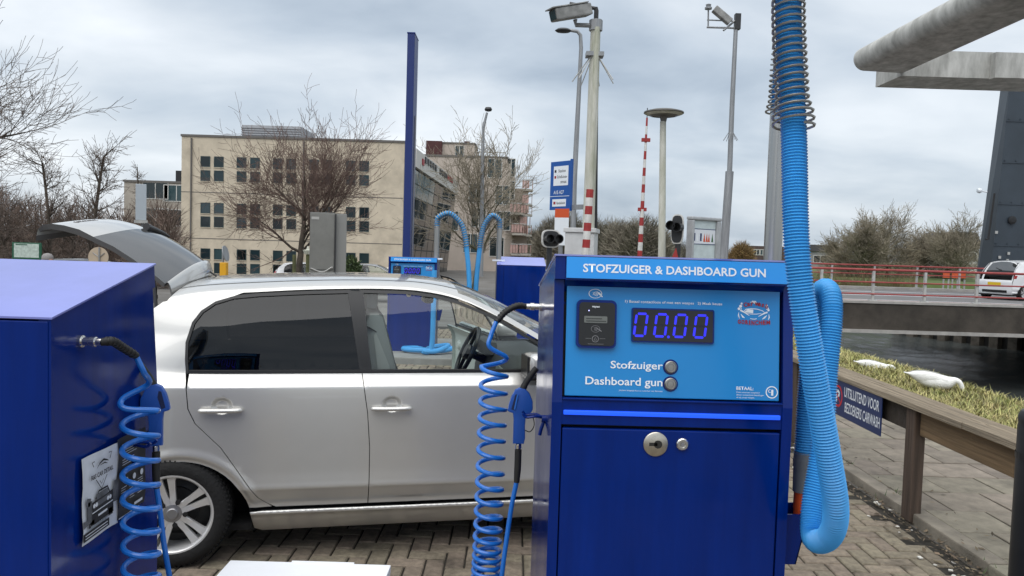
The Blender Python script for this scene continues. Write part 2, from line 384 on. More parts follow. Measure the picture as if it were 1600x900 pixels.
# dead leaves, twigs and weeds in the gutter
m_leaf = mat('litter_leaf', (.13, .10, .065), .9, rnd='island', rv=.75)
lm = MB()
for k in range(2600):
    y = rng.uniform(2.6, 13); x = KX - abs(rng.gauss(0, .10)) - .004; s = rng.uniform(.006, .024) ; a = rng.uniform(0, 6.3); 
    if rng.random() < .12: x = KX + rng.uniform(0, .5); 
    z = .003 if x < KX else .062
    d = Vector((math.cos(a), math.sin(a), rng.uniform(-.2, .5))) * s; n = Vector((-math.sin(a), math.cos(a), rng.uniform(-.4, .4))) * s * rng.uniform(.15, .6); c = Vector((x, y, z + abs(d.z) + .003))
    lm.add([c - d, c + n, c + d, c - n], [(0, 1, 2, 3)])
tag(lm.build('leaf_litter', m_leaf, fix=False), 'brown leaf litter and twigs in the gutter along the kerb', 'leaf litter', kind='stuff')
m_chip = mat('litter_paper', (.62, .60, .55), .9, rnd='island', rv=.3)
cm = MB()
for k in range(46):
    y = rng.uniform(3.2, 8); x = KX - abs(rng.gauss(0, .16)) - .02; s = rng.uniform(.006, .018); a = rng.uniform(0, 6)
    cm.box(-s, s, -s*.7, s*.7, 0, s*.5, Mloc(x, y, .004, rng.uniform(-.3, .3), 0, a))
tag(cm.build('stone_chips', m_chip, fix=False), 'pale stone chips and paper scraps scattered near the kerb', 'litter', kind='stuff')

# ---- grass bank
m_grass_s = mat('grass_soil', (.105, .105, .045), .95, var=.5, vs=3, bump=.6, bs=15, col2=(.16, .13, .07))
def bank_z(x, y): return .045 + .05 * math.sin(x * 2.1 + y * .7) * .6 - 2.9 * sstep(6.02, 8.4, x) - .02
rows = [[(x, y, bank_z(x, y)) for x in [4.95 + i * .18 for i in range(21)]] for y in [0 + i * .6 for i in range(38)]]
gb = MB().grid(rows).build('grass_bank', m_grass_s, smooth=True); tag(gb, kind='structure')
m_blade = mat('grass_blade', (.22, .25, .07), .8, rnd='island', rv=.6, col2=(.46, .39, .18), vs=4.5)
gm = MB()
for k in range(34000):
    y = 4.5 + (rng.random() ** 1.5) * 15; x = rng.uniform(4.9, 6.45); z = bank_z(x, y) - .01
    h = rng.uniform(.025, .095) * (1.45 if rng.random() < .1 else 1); a = rng.uniform(0, 6.3); lean = rng.uniform(.3, 1.7) * h; w = rng.uniform(.0025, .005) * (1 + y / 14)
    n = Vector((math.cos(a), math.sin(a), 0)) * w; t = Vector((-math.sin(a), math.cos(a), 0)) * lean; b0 = Vector((x, y, z))
    gm.add([b0 - n, b0 + n, b0 + t * .45 + Vector((0, 0, h * .65)) + n * .6, b0 + t * .45 + Vector((0, 0, h * .65)) - n * .6, b0 + t + Vector((0, 0, h))], [(0, 1, 2, 3), (3, 2, 4)])
tag(gm.build('grass', m_blade, fix=False), 'tufted yellow-green grass along the top of the canal bank', 'grass', kind='stuff')
wm = MB()
for k in range(420):
    y = rng.uniform(2.8, 10); x = KX + rng.choice((-.006, .126)) + rng.gauss(0, .012)
    if math.sin(y * 5.1) + math.sin(y * 2.3) < .5: continue
    h = rng.uniform(.015, .05); a = rng.uniform(0, 6.3); n = Vector((math.cos(a), math.sin(a), 0)) * .003; t = Vector((-math.sin(a), math.cos(a), 0)) * h * .8; b0 = Vector((x, y, .002 if x < KX else .055))
    wm.add([b0 - n, b0 + n, b0 + t + Vector((0, 0, h))], [(0, 1, 2)])
tag(wm.build('kerb_weeds', mat('weed', (.06, .11, .03), .8, rnd='island', rv=.4), fix=False), 'small green weeds growing in the kerb joints', 'weeds', kind='stuff')
# ================================================================ VACUUM STATIONS
m_blue = mat('powder_blue_paint', (.0005, .0190, .172), .15, var=.20, vs=2.2, spec=.26, stretch=(5, 5, .5), rvar=.07, rs=5)
m_bluesheen = mat('blue_paint_sky_sheen', (.17, .20, .60), .10, var=.10, vs=3); m_bluesheen.node_tree.nodes['Principled BSDF'].inputs['IOR'].default_value = 2.5  # same paint as the cabinet, lightened: pale sky reflection put into the colour
m_panel = mat('cyan_print', (.010, .235, .60), .30, var=.05, vs=1.2)
m_head = mat('cyan_print_header', (.022, .31, .82), .30, var=.05, vs=1.2)
m_white = mat('white_print', (.80, .84, .88), .45)
m_seam = mat('black_gap', (.004, .005, .010), .7)
m_black = mat('black_plastic', (.010, .010, .011), .28)
m_rubber = mat('black_rubber', (.012, .012, .012), .6)
m_steel = mat('stainless_steel', (.40, .40, .39), .28, 1, var=.15, vs=30, stretch=(1, 1, .05))
m_chrome = mat('nickel_plated', (.72, .70, .66), .18, 1)
m_brass = mat('brushed_nickel', (.60, .56, .48), .32, 1, var=.1, vs=60)
m_hose = mat('air_hose_blue', (.012, .15, .56), .30, coat=.3)
m_vac = mat('vacuum_hose_blue', (.045, .32, .70), .42, var=.12, vs=6)
m_vac2 = mat('vacuum_hose_blue_pale', (.028, .225, .60), .38)
m_led = mat('blue_led_bar', (.01, .05, .4), .3, em=(.012, .10, 1.0), es=.55)
m_digit = mat('blue_led_digit', (.01, .01, .2), .3, em=(.025, .025, 1.0), es=.62)
m_digit0 = mat('unlit_digit', (.006, .006, .022), .4)
m_red = mat('red_print', (.32, .012, .02), .5)
m_orange = mat('orange_plastic', (.62, .085, .018), .4)
m_grey = mat('grey_plastic', (.17, .185, .20), .45)
m_lcd = mat('lcd_grey', (.14, .15, .14), .3)
m_trim0 = mat('dark_recess', (.02, .018, .015), .6)
m_dim = mat('grey_print', (.20, .20, .21), .5)

MW, MD, ZF, ZB = .73, .60, 1.675, 1.555
MX = MW / 2
def make_station(label):
    t = thing('vacuum_station', label, 'vacuum machine', group='blue car wash vacuum machines')
    # local frame: x right, y back, front plane y=0, centred on x
    side = [(0, .0), (0, 1.235), (.045, 1.602), (.028, 1.606), (.035, ZF), (MD, ZB), (MD, 0)]
    cab = MB()
    fl = .016
    for s in (-1, 1):      # side sheets, a touch wider towards the back
        vs = []; 
        for (y, z) in side:
            xo = MX + fl * y / MD; vs += [(s * xo, y, z), (s * (xo - .03), y, z)]
        n = len(side); fs = [tuple(2*i for i in range(n)), tuple(2*i+1 for i in range(n-1, -1, -1))] + [(2*i, 2*i+1, 2*((i+1) % n)+1, 2*((i+1) % n)) for i in range(n)]
        cab.add(vs, fs)
    w = MX - .03
    cab.box(-w, w, .06, MD - .02, 0, ZB - .02)                                    # carcass
    cab.prism([(.0, 1.605), (.028, 1.606), (.035, ZF), (.035, ZF - .004), (.10, 1.60), (.06, 1.60)], 'x', -w, w)
    cab.prism([(.03, 1.602), (.035, ZF - .002), (.2, ZF - .035), (.2, 1.55), (.08, 1.55)], 'x', -w, w)
    cab.box(-w, w, .004, .06, 1.168, 1.243)                                       # rail that carries the light bar
    cab.box(-w, w, .004, .06, .0, .06)
    cab.build('cabinet', m_blue, t, smooth=False)
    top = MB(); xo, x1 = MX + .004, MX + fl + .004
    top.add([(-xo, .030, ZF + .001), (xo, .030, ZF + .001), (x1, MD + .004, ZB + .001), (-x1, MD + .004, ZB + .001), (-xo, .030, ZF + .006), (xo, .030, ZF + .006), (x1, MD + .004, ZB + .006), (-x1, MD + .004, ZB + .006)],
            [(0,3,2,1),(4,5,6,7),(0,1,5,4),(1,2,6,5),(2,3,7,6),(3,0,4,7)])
    top.build('roof_sheet', m_bluesheen, t)
    back = MB().bbox(-MX - .010, .27, MD - .018, MD + .003, .05, ZB - .004, .003).bbox(.2755, MX + .010, MD - .018, MD + .003, .05, ZB - .004, .003)
    back.build('back_panel', m_blue, t)
    # lower service door, with its gap
    d = MB().bbox(-w + .004, w - .004, .002, .03, .05, 1.157, .004).build('service_door', m_blue, t)
    MB().box(-w, w, .045, .058, .06, 1.166).build('door_gap', m_seam, t)
    lk = MB(); M = Mloc(-.047, .002, 1.115, rad(90)); lk.lathe([(.0, -.001), (.037, -.001), (.037, .004), (.034, .006), (0, .006)], 36, M)
    lo = lk.build('lock', m_brass, d, smooth=True)
    kh = MB(); disc(kh, (-.040, -.0045, 1.115), .0125); kh.box(-.067, -.042, -.0053, -.0046, 1.110, 1.120); kh.build('keyhole', m_trim0, lo)
    cl_ = MB(); cl_.lathe([(.0, 0), (.0185, 0), (.0185, .007), (.0155, .010), (.010, .010), (.0095, .006), (0, .006)], 28, Mloc(.034, .002, 1.117, rad(90)))
    c2 = cl_.build('cam_lock', m_chrome, d, smooth=True); MB().box(.029, .039, -.0065, -.0045, 1.112, 1.122).build('lock_core', m_dim, c2)
    # light bar
    MB().bbox(-w + .006, w - .006, -.003, .008, 1.198, 1.212, .003).build('light_bar', m_led, t)
    # lower ledge lip under the panel
    MB().bbox(-w + .001, w - .001, -.001, .05, 1.2435, 1.249, .002).build('panel_ledge', m_blue, t)
    # header print
    hp = MB().add([(-w + .002, .0225, 1.6095), (w - .002, .0225, 1.6095), (w - .002, .030, ZF - .006), (-w + .002, .030, ZF - .006)], [(0, 1, 2, 3)])
    hdr = MB(); ty = math.atan2(.0075, .0595)
    Mh = Mloc(0, .026, 1.6085, -ty)
    hdr.box(-w + .003, w + .026, -.0042, .004, .001, .0655, Mh)
    h_o = hdr.build('header_panel', m_head, t)
    text('STOFZUIGER & DASHBOARD GUN', .555, .026, m_white, h_o, Mh @ Matrix.Translation((-.282, -.0046, .0195)), bold=.022)
    # control panel, tilted
    tp = math.atan2(.036, .34); Mp = Mloc(0, .0115, 1.2495, -tp)
    pn = MB().bbox(-w + .008, w - .008, 0, .012, .004, .343, .0025, M=Mp).build('control_panel', m_panel, t)
    MB().box(-w, w, .019, .034, .002, .352, Mp).build('panel_gap', m_seam, t)
    def pt(x, z, d=.0006): return Mp @ Matrix.Translation((x, -d, z))
    X0 = .4955; Z0 = 1.2495
    # card reader
    cr_ = thing_part('card_reader', t)
    MB().prism(rrect(-.2975, -.1755, .150, .296, .016), 'y', -.014, 0, Mp).build('reader_frame', m_blue, cr_)
    MB().prism(rrect(-.2895, -.1815, .158, .288, .012), 'y', -.0185, -.0142, Mp).build('reader_face', m_black, cr_)
    MB().prism(rrect(-.2745, -.2045, .226, .2465, .003), 'y', -.0205, -.0187, Mp).build('reader_screen', m_lcd, cr_)
    tm = MB(); ring(tm, (-.2395, -.019, .178), .0095, .0016); stroke2 = [(-.2435, .174), (-.2395, .183), (-.2355, .174), (-.2435, .174)]
    q = MB(); stroke(q, stroke2, .0014); tm.add(q.v, q.f, Matrix.Translation((0, -.0188, 0)))
    ring(tm, (-.2395, -.019, .208), .010, .0009, sx=1.3)
    for k in range(3): ring(tm, (-.246 + k * .0025, -.019, .208), .0045 + .001 * k, .0012, a0=-60, a1=60)
    q = MB(); stroke(q, [(-.236, .211), (-.226, .204), (-.221, .201)], .0022); tm.add(q.v, q.f, Matrix.Translation((0, -.0188, 0)))
    q = MB()
    for x0, x1, z in ((-.269, -.253, .179), (-.226, -.210, .179), (-.262, -.216, .1625)):
        x = x0
        while x < x1: stroke(q, [(x, z), (x + .0016, z)], .0014); x += .0024
    tm.add(q.v, q.f, Matrix.Translation((0, -.0188, 0)))
    me = tm.mesh('reader_marks', m_dim); me.transform(Mp); link('reader_marks', me, cr_)
    text('nayax', .024, .006, m_white, cr_, Mp @ Matrix.Translation((-.2515, -.0190, .271)), bold=.02, shear=.2)
    sc_ = MB(); 
    for zz_, wd in ((.239, .046), (.2315, .058)):
        x = -.268
        while x < -.268 + wd:
            q = MB(); stroke(q, [(x, zz_), (x + .0022, zz_)], .0028); sc_.add(q.v, q.f, Matrix.Translation((0, -.0206, 0))); x += .0032
    me = sc_.mesh('screen_text', m_black); me.transform(Mp); link('screen_text', me, cr_)
    ld = MB(); disc(ld, (-.2605, -.019, .263), .0018); me = ld.mesh('status_led', mat('led_violet', (.4, .4, .8), .3, em=(.45, .45, 1), es=1.2)); me.transform(Mp); link('status_led', me, cr_)
    # contactless symbol above the reader
    sy = MB(); ring(sy, (-.240, 0, .3155), .0135, .0016, sx=1.45)
    for k in range(4): ring(sy, (-.250 + k * .0028, 0, .3155), .0045 + .0016 * k, .0018, a0=-55, a1=55)
    stroke(sy, [(-.236, .322), (-.228, .316), (-.218, .306)], [.002, .006, .003]); me = sy.mesh('contactless_symbol', m_white); me.transform(Mp); link('contactless_symbol', me, pn)
    # display
    dp = thing_part('display', t)
    MB().prism(rrect(-.1285, .1240, .172, .276, .006), 'y', -.007, 0, Mp).build('display_frame', m_blue, dp)
    MB().prism(rrect(-.1240, .1195, .1765, .2715, .004), 'y', -.0085, -.0072, Mp).build('display_glass', mat('display_black', (.0025, .0025, .010), .12), dp)
    def seg_digit(cx):
        hw, hh, w_ = .0165, .0335, .0078; sh = .12; cz = .2245
        def S(p): return (cx + p[0] + sh * p[1], cz + p[1])
        lit = MB(); off = MB()
        for a, b in (((-hw + .003, hh), (hw - .003, hh)), ((-hw + .003, -hh), (hw - .003, -hh)), ((-hw, hh - .003), (-hw, .003)), ((hw, hh - .003), (hw, .003)), ((-hw, -.003), (-hw, -hh + .003)), ((hw, -.003), (hw, -hh + .003))):
            stroke(lit, [S(a), S((lerp(a[0], b[0], .08), lerp(a[1], b[1], .08))), S((lerp(a[0], b[0], .92), lerp(a[1], b[1], .92))), S(b)], [.0025, w_ * .9, w_ * .9, .0025], d=.0091)
        stroke(off, [S((-hw + .004, 0)), S((hw - .004, 0))], w_ * .8, d=.0088)
        a = lit.mesh('digit', m_digit); a.transform(Mp); ob = link('digit', a, dp)
        a = off.mesh('unlit_bar', m_digit0); a.transform(Mp); link('unlit_bar', a, ob)
    for cx in (-.1010, -.0395, .0200, .0815): seg_digit(cx)
    dt = MB(); disc(dt, (-.0160, -.0085, .190), .0042); me = dt.mesh('decimal_point', m_digit); me.transform(Mp); link('decimal_point', me, dp)
    # instructions
    text('1) Betaal contactloos of met een waspas   2) Maak keuze', .298, .0105, m_white, pn, pt(-.1485, .2885), bold=.008)
    # buttons
    for z, word, x0 in ((.0985, 'Stofzuiger', -.189), (.0475, 'Dashboard gun', -.2645)):
        b = MB().lathe([(0, 0), (.0185, 0), (.0185, .006), (.0155, .0085), (.0145, .0065), (.0005, .0070)], 32, Mp @ Mloc(-.006, 0, z, rad(90))).build('push_button', mat('button_steel', (.34, .33, .31), .38, 1), t, smooth=True)
        q = MB(); ring(q, (-.006, -.0003, z), .0205, .006); me = q.mesh('button_ring', m_blue); me.transform(Mp); link('button_ring', me, b)
        q = MB(); ring(q, (-.006, -.0085, z), .0095, .0014); me = q.mesh('button_groove', m_dim); me.transform(Mp); link('button_groove', me, b)
        text(word, (-.030 - x0), .030 if word[0] == 'S' else .0315, m_white, pn, pt(x0, z - .0155), bold=.012)
    text('(tijdens looptijd kunt u wisselen van functie)', .132, .0052, m_white, pn, pt(-.162, .0215), bold=.0)
    # pay note and the ringed coin
    text('BETAAL:', .052, .0105, m_white, pn, pt(.196, .035), bold=.02)
    for k, s in enumerate(('Deze automaat accepteert', 'alleen contactloze betalingen', 'of via onze waspas')):
        text(s, (.072, .084, .055)[k], .0062, m_white, pn, pt(.196, .0245 - k * .0078), bold=.0)
    q = MB(); ring(q, (.3045, 0, .0305), .0172, .0032); ring(q, (.2985, 0, .034), .0042, .0018, a0=60, a1=300); me = q.mesh('coin_ring', m_white); me.transform(Mp); link('coin_ring', me, pn)
    text('1', .0065, .018, m_white, pn, pt(.3025, .0205), bold=.03)
    # round car wash emblem
    q = MB(); cx, cz = .247, .268
    def L_(pts, w_): stroke(q, [(cx + a, cz + b) for a, b in pts], w_)
    for a, b, r in ((.003, .035, .0046), (-.0035, .037, .003), (-.009, .035, .002), (-.038, .030, .0032), (-.041, .022, .0046), (-.046, .014, .0042), (-.039, .014, .0018), (.039, .025, .0042), (.044, .018, .0022), (.040, .015, .002), (.045, .012, .0034)):
        disc(q, (cx + a, 0, cz + b), r)
    L_([(-.042, .010), (-.030, .004), (-.014, -.006)], [.005, .004, .0015]); L_([(.042, .006), (.030, .001), (.014, -.008)], [.005, .004, .0015])
    L_([(-.032, .006), (-.024, .013), (-.008, .0155), (.010, .0145), (.026, .010), (.034, .004)], [.001, .003, .0024, .002, .002, .001])
    L_([(-.026, .002), (-.010, -.001), (.008, -.001), (.024, .002)], [.001, .002, .002, .001])
    L_([(-.030, .004), (-.018, .008), (-.004, .007), (-.002, .012)], [.001, .010, .012, .001])
    L_([(-.040, -.002), (-.034, -.010), (-.028, -.014)], [.001, .005, .001]); L_([(.040, -.004), (.033, -.011), (.026, -.016)], [.001, .005, .001])
    L_([(-.046, .004), (-.0475, -.006), (-.044, -.016)], [.0008, .0036, .0008]); L_([(.046, 0), (.0475, -.010), (.044, -.018)], [.0008, .0036, .0008])
    L_([(-.011, -.0145), (-.004, -.0165), (.003, -.0165), (.009, -.0145)], .002)
    me = q.mesh('emblem', m_white); me.transform(Mp); em_ = link('emblem', me, pn)
    for k, ch in enumerate('Carwash'):
        a = -.030 + k * .0105; text(ch, None, (.0135, .0105, .0105, .0105, .0105, .0105, .0135)[k], m_red, em_, pt(cx + a, cz + .0185 + .006 * (1 - ((k - 3) / 3) ** 2), .0012) @ Matrix.Rotation(rad(6 * (k - 3)), 4, 'Y'), bold=.03)
    for k, ch in enumerate('GORINCHEM'):
        a = -.0495 + k * .0115 - (.004 if k > 3 else 0); text(ch, .0095 if ch not in 'IM' else (.0038 if ch == 'I' else .0115), .0125 + .0025 * (1 - abs(k - 4) / 4), m_red, em_, pt(cx + a, cz - .0315 - .0035 * (1 - abs(k - 4) / 4), .0012), bold=.04)
    # hook for the air gun on the side, hose fitting plate
    hk = MB(); xs_ = -MX - .006
    hk.cyl((xs_ + .01, .20, 1.140), (xs_ - .012, .20, 1.140), .012, 12)
    for s in (-1, 1):
        hk.tube(catmull([(xs_ - .004, .20, 1.142), (xs_ - .03, .20 + s * .018, 1.150), (xs_ - .062, .20 + s * .020, 1.147), (xs_ - .074, .20 + s * .020, 1.158)], 6), .0045, 8)
    hk.tube(catmull([(xs_ - .002, .20, 1.136), (xs_ - .012, .20, 1.105), (xs_ - .016, .20, 1.085)], 6), .006, 8)
    hk.build('gun_hook', m_blue, t, smooth=True)
    MB().lathe([(0, 0), (.016, 0), (.016, .008), (.011, .010), (.011, .026), (.013, .028), (.013, .042), (.010, .044), (.010, .058), (0, .058)], 14, Mloc(-MX - .012, .47, 1.487, 0, rad(-90))).build('hose_fitting', m_chrome, t, smooth=True, angle=30)
    # nozzle holder on the right side
    h = MB(); hx = MX + .012
    h.prism([(hx, .735), (hx + .052, .735), (hx + .086, .885), (hx, .885), ], 'y', .085, .185)
    ho = MB(); x0_, x1_ = hx, hx + .084
    for y0_, y1_ in ((.07, .074), (.186, .19)): ho.prism([(hx, .725), (hx + .050, .725), (hx + .084, .885), (hx, .885)], 'y', y0_, y1_)
    ho.add([(hx + .050, .07, .725), (hx + .084, .07, .885), (hx + .084, .19, .885), (hx + .050, .19, .725), (hx + .046, .07, .725), (hx + .080, .07, .885), (hx + .080, .19, .885), (hx + .046, .19, .725)], [(0,1,2,3),(7,6,5,4),(0,4,5,1),(1,5,6,2),(2,6,7,3),(3,7,4,0)])
    ho.box(hx, hx + .05, .074, .186, .7255, .730)
    ho.box(hx, hx + .003, .074, .186, .730, .9)
    ho.build('nozzle_holder', m_blue, t)
    return t
def thing_part(name, parent):
    o = bpy.data.objects.new(name, None); COL.objects.link(o); o.parent = parent; o.empty_display_size = .05; return o

ST_R = (.4955, 2.30, 0); RZ_R = rad(1.0)
ST_L = (-1.493, 2.45, -.068); RZ_L = rad(180)
st1 = make_station('blue vacuum machine facing the viewer beside the canal with lit 00.00 display'); st1.location = ST_R; st1.rotation_euler = (0, 0, RZ_R)
st2 = dup(st1, 'blue vacuum machine seen from behind with flyers stuck on its side', ST_L, RZ_L)
st3 = dup(st1, 'distant blue vacuum machine with display showing above the silver car roof', (at(645, 402, 11.6).x, 11.6, .0 - .15), rad(3))
st4 = dup(st1, 'distant blue vacuum machine turned away, just left of the near machine', (.135, 12.55, -.11), rad(180))

# ---- coiled air hoses (machine-local frame, then placed like the machine)
def coil_path(turns, cx, cy, R, n=22, z_of=None, sway=0):
    P = []
    T = len(turns) - 1
    for i in range(T * n + 1):
        t = i / n; k = min(int(t), T - 1); f = t - k; z = lerp(turns[k], turns[k + 1], f); a = 2 * math.pi * t + math.pi
        P.append(Vector((cx + sway * t / T + R * math.cos(a), cy + R * math.sin(a), z)))
    return P
def make_coil(name, label, loc, rz, cy, x0, gun_y, zs, gz, R, gx, lk_=1.0):
    t = thing(name, label, 'air hose', loc, rz, 'coiled blue air hoses')
    fx = -MX - .070; fy, fz = .47, 1.487
    # sleeve bending down from the fitting
    lead = catmull([(fx, fy, fz), (fx - .035 * lk_, fy - .01, fz + .001), (fx - .075 * lk_ ** 3, lerp(fy, cy, .35), fz - .022), (fx - .105 * lk_ ** 4, lerp(fy, cy, .75), fz - .055)], 8)
    MB().tube(lead, .0105, 12).build('hose_sleeve', m_rubber, t, smooth=True)
    rb = MB()
    for k in range(4, len(lead) - 2, 2):
        d = (lead[k+1] - lead[k-1]).normalized(); rb.tube([lead[k] - d * .003, lead[k] + d * .003], .0122, 12)
    rb.build('sleeve_rib', m_rubber, t, smooth=True)
    top = lead[-1]
    coil = coil_path(zs, x0, cy, R, sway=-.010)
    enter = catmull([top, top + Vector((-.022, -.01, -.04)), Vector((lerp(top.x, x0 - R, .8), cy - .0, lerp(top.z, zs[0], .45))), Vector((x0 + R * .9, cy - .012, zs[0] + .022)), coil[0] + Vector((R * .45, -R * .9, .002)), coil[0]], 9)[:-1] if False else \
        catmull([top, top + Vector((-.018, -.012, -.05)), Vector((x0 - R * .4, cy - R * .2, lerp(top.z, zs[0], .55))), Vector((x0 + R * .9, cy + .01, zs[0] + .035)), Vector((x0 + R * .55, cy + R * .8, zs[0] + .012)), coil[0]], 9)[:-1]
    end = coil[-1]
    tail = catmull([end, end + Vector((.02, -R, -.02)), Vector((x0 + R + .02, cy - .03, zs[-1] - .09)), Vector((gx - .045, gun_y - .005, zs[-1] + .05)), Vector((gx - .020, gun_y, lerp(zs[-1], gz, .55))), Vector((gx, gun_y, gz - .13))], 9)[1:]
    MB().tube(enter + coil + tail, .0082, 9).build('coil', m_hose, t, smooth=True)
    MB().tube(catmull([(gx, gun_y, gz - .135), (gx + .002, gun_y, gz - .08), (gx + .002, gun_y, gz - .022)], 6), [.0095, .0100, .0105, .011, .0115, .0118, .0118, .0118, .0118, .0118, .0118, .0118, .0118], 12).build('lower_sleeve', m_rubber, t, smooth=True)
    MB().lathe([(0, 0), (.0075, 0), (.0105, .004), (.0105, .018), (.008, .022), (0, .022)], 8, Mloc(gx + .002, gun_y, gz - .022)).build('swivel_nut', m_chrome, t)
    return t
def make_gun(label, loc, rz, gx, gy, gz, yaw):
    """blow gun hanging nose up on the hook: handle bottom at gz"""
    t = thing('air_gun', label, 'air gun', loc, rz, 'blue air guns')
    M = Mloc(gx, gy, gz, 0, 0, yaw)
    # silhouette in the (x, z) plane, nose towards +x
    hand = [(-.017, 0), (.020, 0), (.024, .02), (.022, .06), (.024, .092), (.036, .098), (.047, .118), (.046, .145), (.034, .172), (.018, .188), (.002, .190), (-.014, .182), (-.026, .160), (-.035, .130), (-.038, .112), (-.034, .108), (-.020, .104), (-.017, .08)]
    bm = bmesh.new()
    vs = [bm.verts.new((x, -.014, z)) for x, z in hand]; f = bm.faces.new(vs)
    r = bmesh.ops.extrude_face_region(bm, geom=[f]); bmesh.ops.translate(bm, verts=[v for v in r['geom'] if isinstance(v, bmesh.types.BMVert)], vec=(0, .028, 0))
    bmesh.ops.bevel(bm, geom=[e for e in bm.edges if abs(e.verts[0].co.y - e.verts[1].co.y) < 1e-6], offset=.0055, segments=2, profile=.6, affect='EDGES')
    bd = MB().frombm(bm, M).build('gun_body', mat('gun_blue', (.010, .075, .36), .38), t, smooth=True, angle=50)
    g_ = MB(); lp = [(-.028, .114), (-.020, .112), (-.006, .165), (-.008, .178), (-.018, .168)]
    for yy in (-.0145, .0145):
        stroke(g_, lp, .004); 
    q = MB()
    for s in (-.0146, .0146): q.add([(x, s, z) for x, z in [(-.026, .118), (-.014, .114), (-.003, .150), (-.006, .170), (-.014, .168)]], [(0, 1, 2, 3, 4)])
    me = q.mesh('trigger_slot', mat('gun_slot', (.004, .012, .06), .6)); me.transform(M); link('trigger_slot', me, bd)
    MB().tube([(-.014, -.0149, .118), (-.005, -.0149, .168)], .0035, 6, M=M).build('trigger', mat('gun_blue_light', (.02, .13, .5), .4), bd)
    nz = catmull([(.010, 0, .182), (.020, 0, .205), (.042, 0, .240), (.056, 0, .258)], 6)
    MB().tube(nz, [.0115] * 5 + [.0105] * 14, 12, M=M).build('nozzle_tube', m_rubber, t, smooth=True)
    MB().tube(catmull([(.038, 0, .100), (.050, 0, .085), (.053, 0, .060), (.040, 0, .040), (.022, 0, .045)], 6), .0018, 6, M=M).build('hanging_loop', m_rubber, t, smooth=True)
    return t
zsR = [1.272, 1.205, 1.148, 1.090, 1.035, .975, .915, .858, .803, .752, .704, .660, .622, .590, .562, .536, .510, .484, .46]
make_coil('coiled_air_hose', 'coiled blue air hose hanging in front of the silver car door', ST_R, RZ_R, .42, -MX - .178, .285, zsR, 1.035, .046, -MX - .090)
make_gun('blue air gun hooked on the near machine in front of the car mirror', ST_R, RZ_R, -MX - .090, .285, 1.035, 0)
zsL = [1.268, 1.195, 1.123, 1.052, .983, .915, .848, .782, .716, .65, .58, .50]
make_coil('coiled_air_hose', 'coiled blue air hose hanging over the flyers on the left machine', ST_L, RZ_L, .275, -MX - .075, .115, zsL, 1.125, .047, -MX - .050, .62)
make_gun('blue air gun hanging at the corner of the left machine', ST_L, RZ_L, -MX - .050, .115, 1.125, rad(15))

# ---- flyers on the left machine
m_paper = mat('flyer_paper', (.62, .65, .70), .6, var=.08, vs=20); m_paperd = mat('flyer_dark', (.03, .03, .033), .55, var=.5, vs=9); m_ink = mat('flyer_ink', (.012, .012, .014), .7); m_inkg = mat('flyer_grey', (.10, .105, .115), .7, var=.5, vs=30)
def flyer_frame(y, z): return Matrix.Translation((ST_L[0] + MX + .0185, y, z)) @ Matrix.Rotation(rad(90), 4, 'Z')   # local x runs away from the viewer, faces +X
def sheet(mb, w, h, curl, seed):
    r = random.Random(seed); rows = []
    for j in range(7):
        rows.append([(w * i / 6, -.001 - curl * (abs(i/6 - .5) * 2) ** 3 * r.uniform(.4, 1.2) - .002 * math.sin(j * 1.7 + i), h * j / 6) for i in range(7)])
    return mb.grid(rows)
f1 = thing('flyer', 'white flyer with a pickup truck picture on the left machine', 'flyer', (0, 0, 0), 0, 'flyers on the left machine')
FM = flyer_frame(1.975, .878); FW, FH = .180, .232
me = sheet(MB(), FW, FH, .004, 1).mesh('paper', m_paper, True); me.transform(FM); link('paper', me, f1)
q = MB(); D = .0075
def fst(pts, w): stroke(q, pts, w, d=D)
fst([(.052, .212), (.040, .212), (.048, .198)], .003); fst([(.125, .218), (.140, .218), (.130, .200)], .003)
fst([(.060, .160), (.088, .128), (.116, .160)], .003); fst([(.078, .153), (.088, .142), (.098, .153)], .002)
fst([(.064, .190), (.078, .200), (.098, .206), (.116, .200), (.124, .196)], [.001, .004, .006, .004, .001]); fst([(.080, .195), (.104, .196), (.118, .190)], [.001, .004, .001])
# the truck
fst([(.060, .108), (.074, .126), (.118, .126), (.128, .108)], [.006, .005, .005, .006]); fst([(.040, .086), (.148, .092)], .034); fst([(.034, .058), (.150, .062)], .034)
fst([(.030, .038), (.030, .050), (.052, .050)], .012); fst([(.135, .040), (.135, .060)], .022)
# bottom bars
fst([(.0, .020), (.128, .024)], .022)
me = q.mesh('picture', m_ink); me.transform(FM); link('picture', me, f1)
q = MB(); q2 = MB(); D = .0078
fst([(.052, .092), (.132, .096)], .014); fst([(.062, .112), (.120, .114)], .016); fst([(.0, .055), (.030, .058), (.030, .110)], .020); fst([(.160, .070), (.165, .130)], .024); fst([(.020, .100), (.026, .120)], .02)
me = q.mesh('picture_tone', m_inkg); me.transform(FM); link('picture_tone', me, f1)
q = MB(); D = .0082
for x in (.050, .062, .120, .132): disc(q, (x, -D + .0008, .092), .006)
fst([(.040, .074), (.146, .078)], .003); fst([(.070, .060), (.116, .062)], .006)
for k in range(2): fst([(.008, .024 - k * .008), (.118, .027 - k * .008)], .0022)
me = q.mesh('picture_lights', m_paper); me.transform(FM); link('picture_lights', me, f1)
text('R&S CAR DETAIL', .112, .013, m_ink, f1, FM @ Matrix.Translation((.034, -D, .165)), bold=.03)
text('Detailing & poetswerk', .100, .006, m_ink, f1, FM @ Matrix.Translation((.036, -D, .0395)), bold=.01)
f2 = thing('flyer', 'black flyer with white text beside the white flyer', 'flyer', (0, 0, 0), 0, 'flyers on the left machine')
FM2 = flyer_frame(2.150, .885); FW2, FH2 = .165, .232
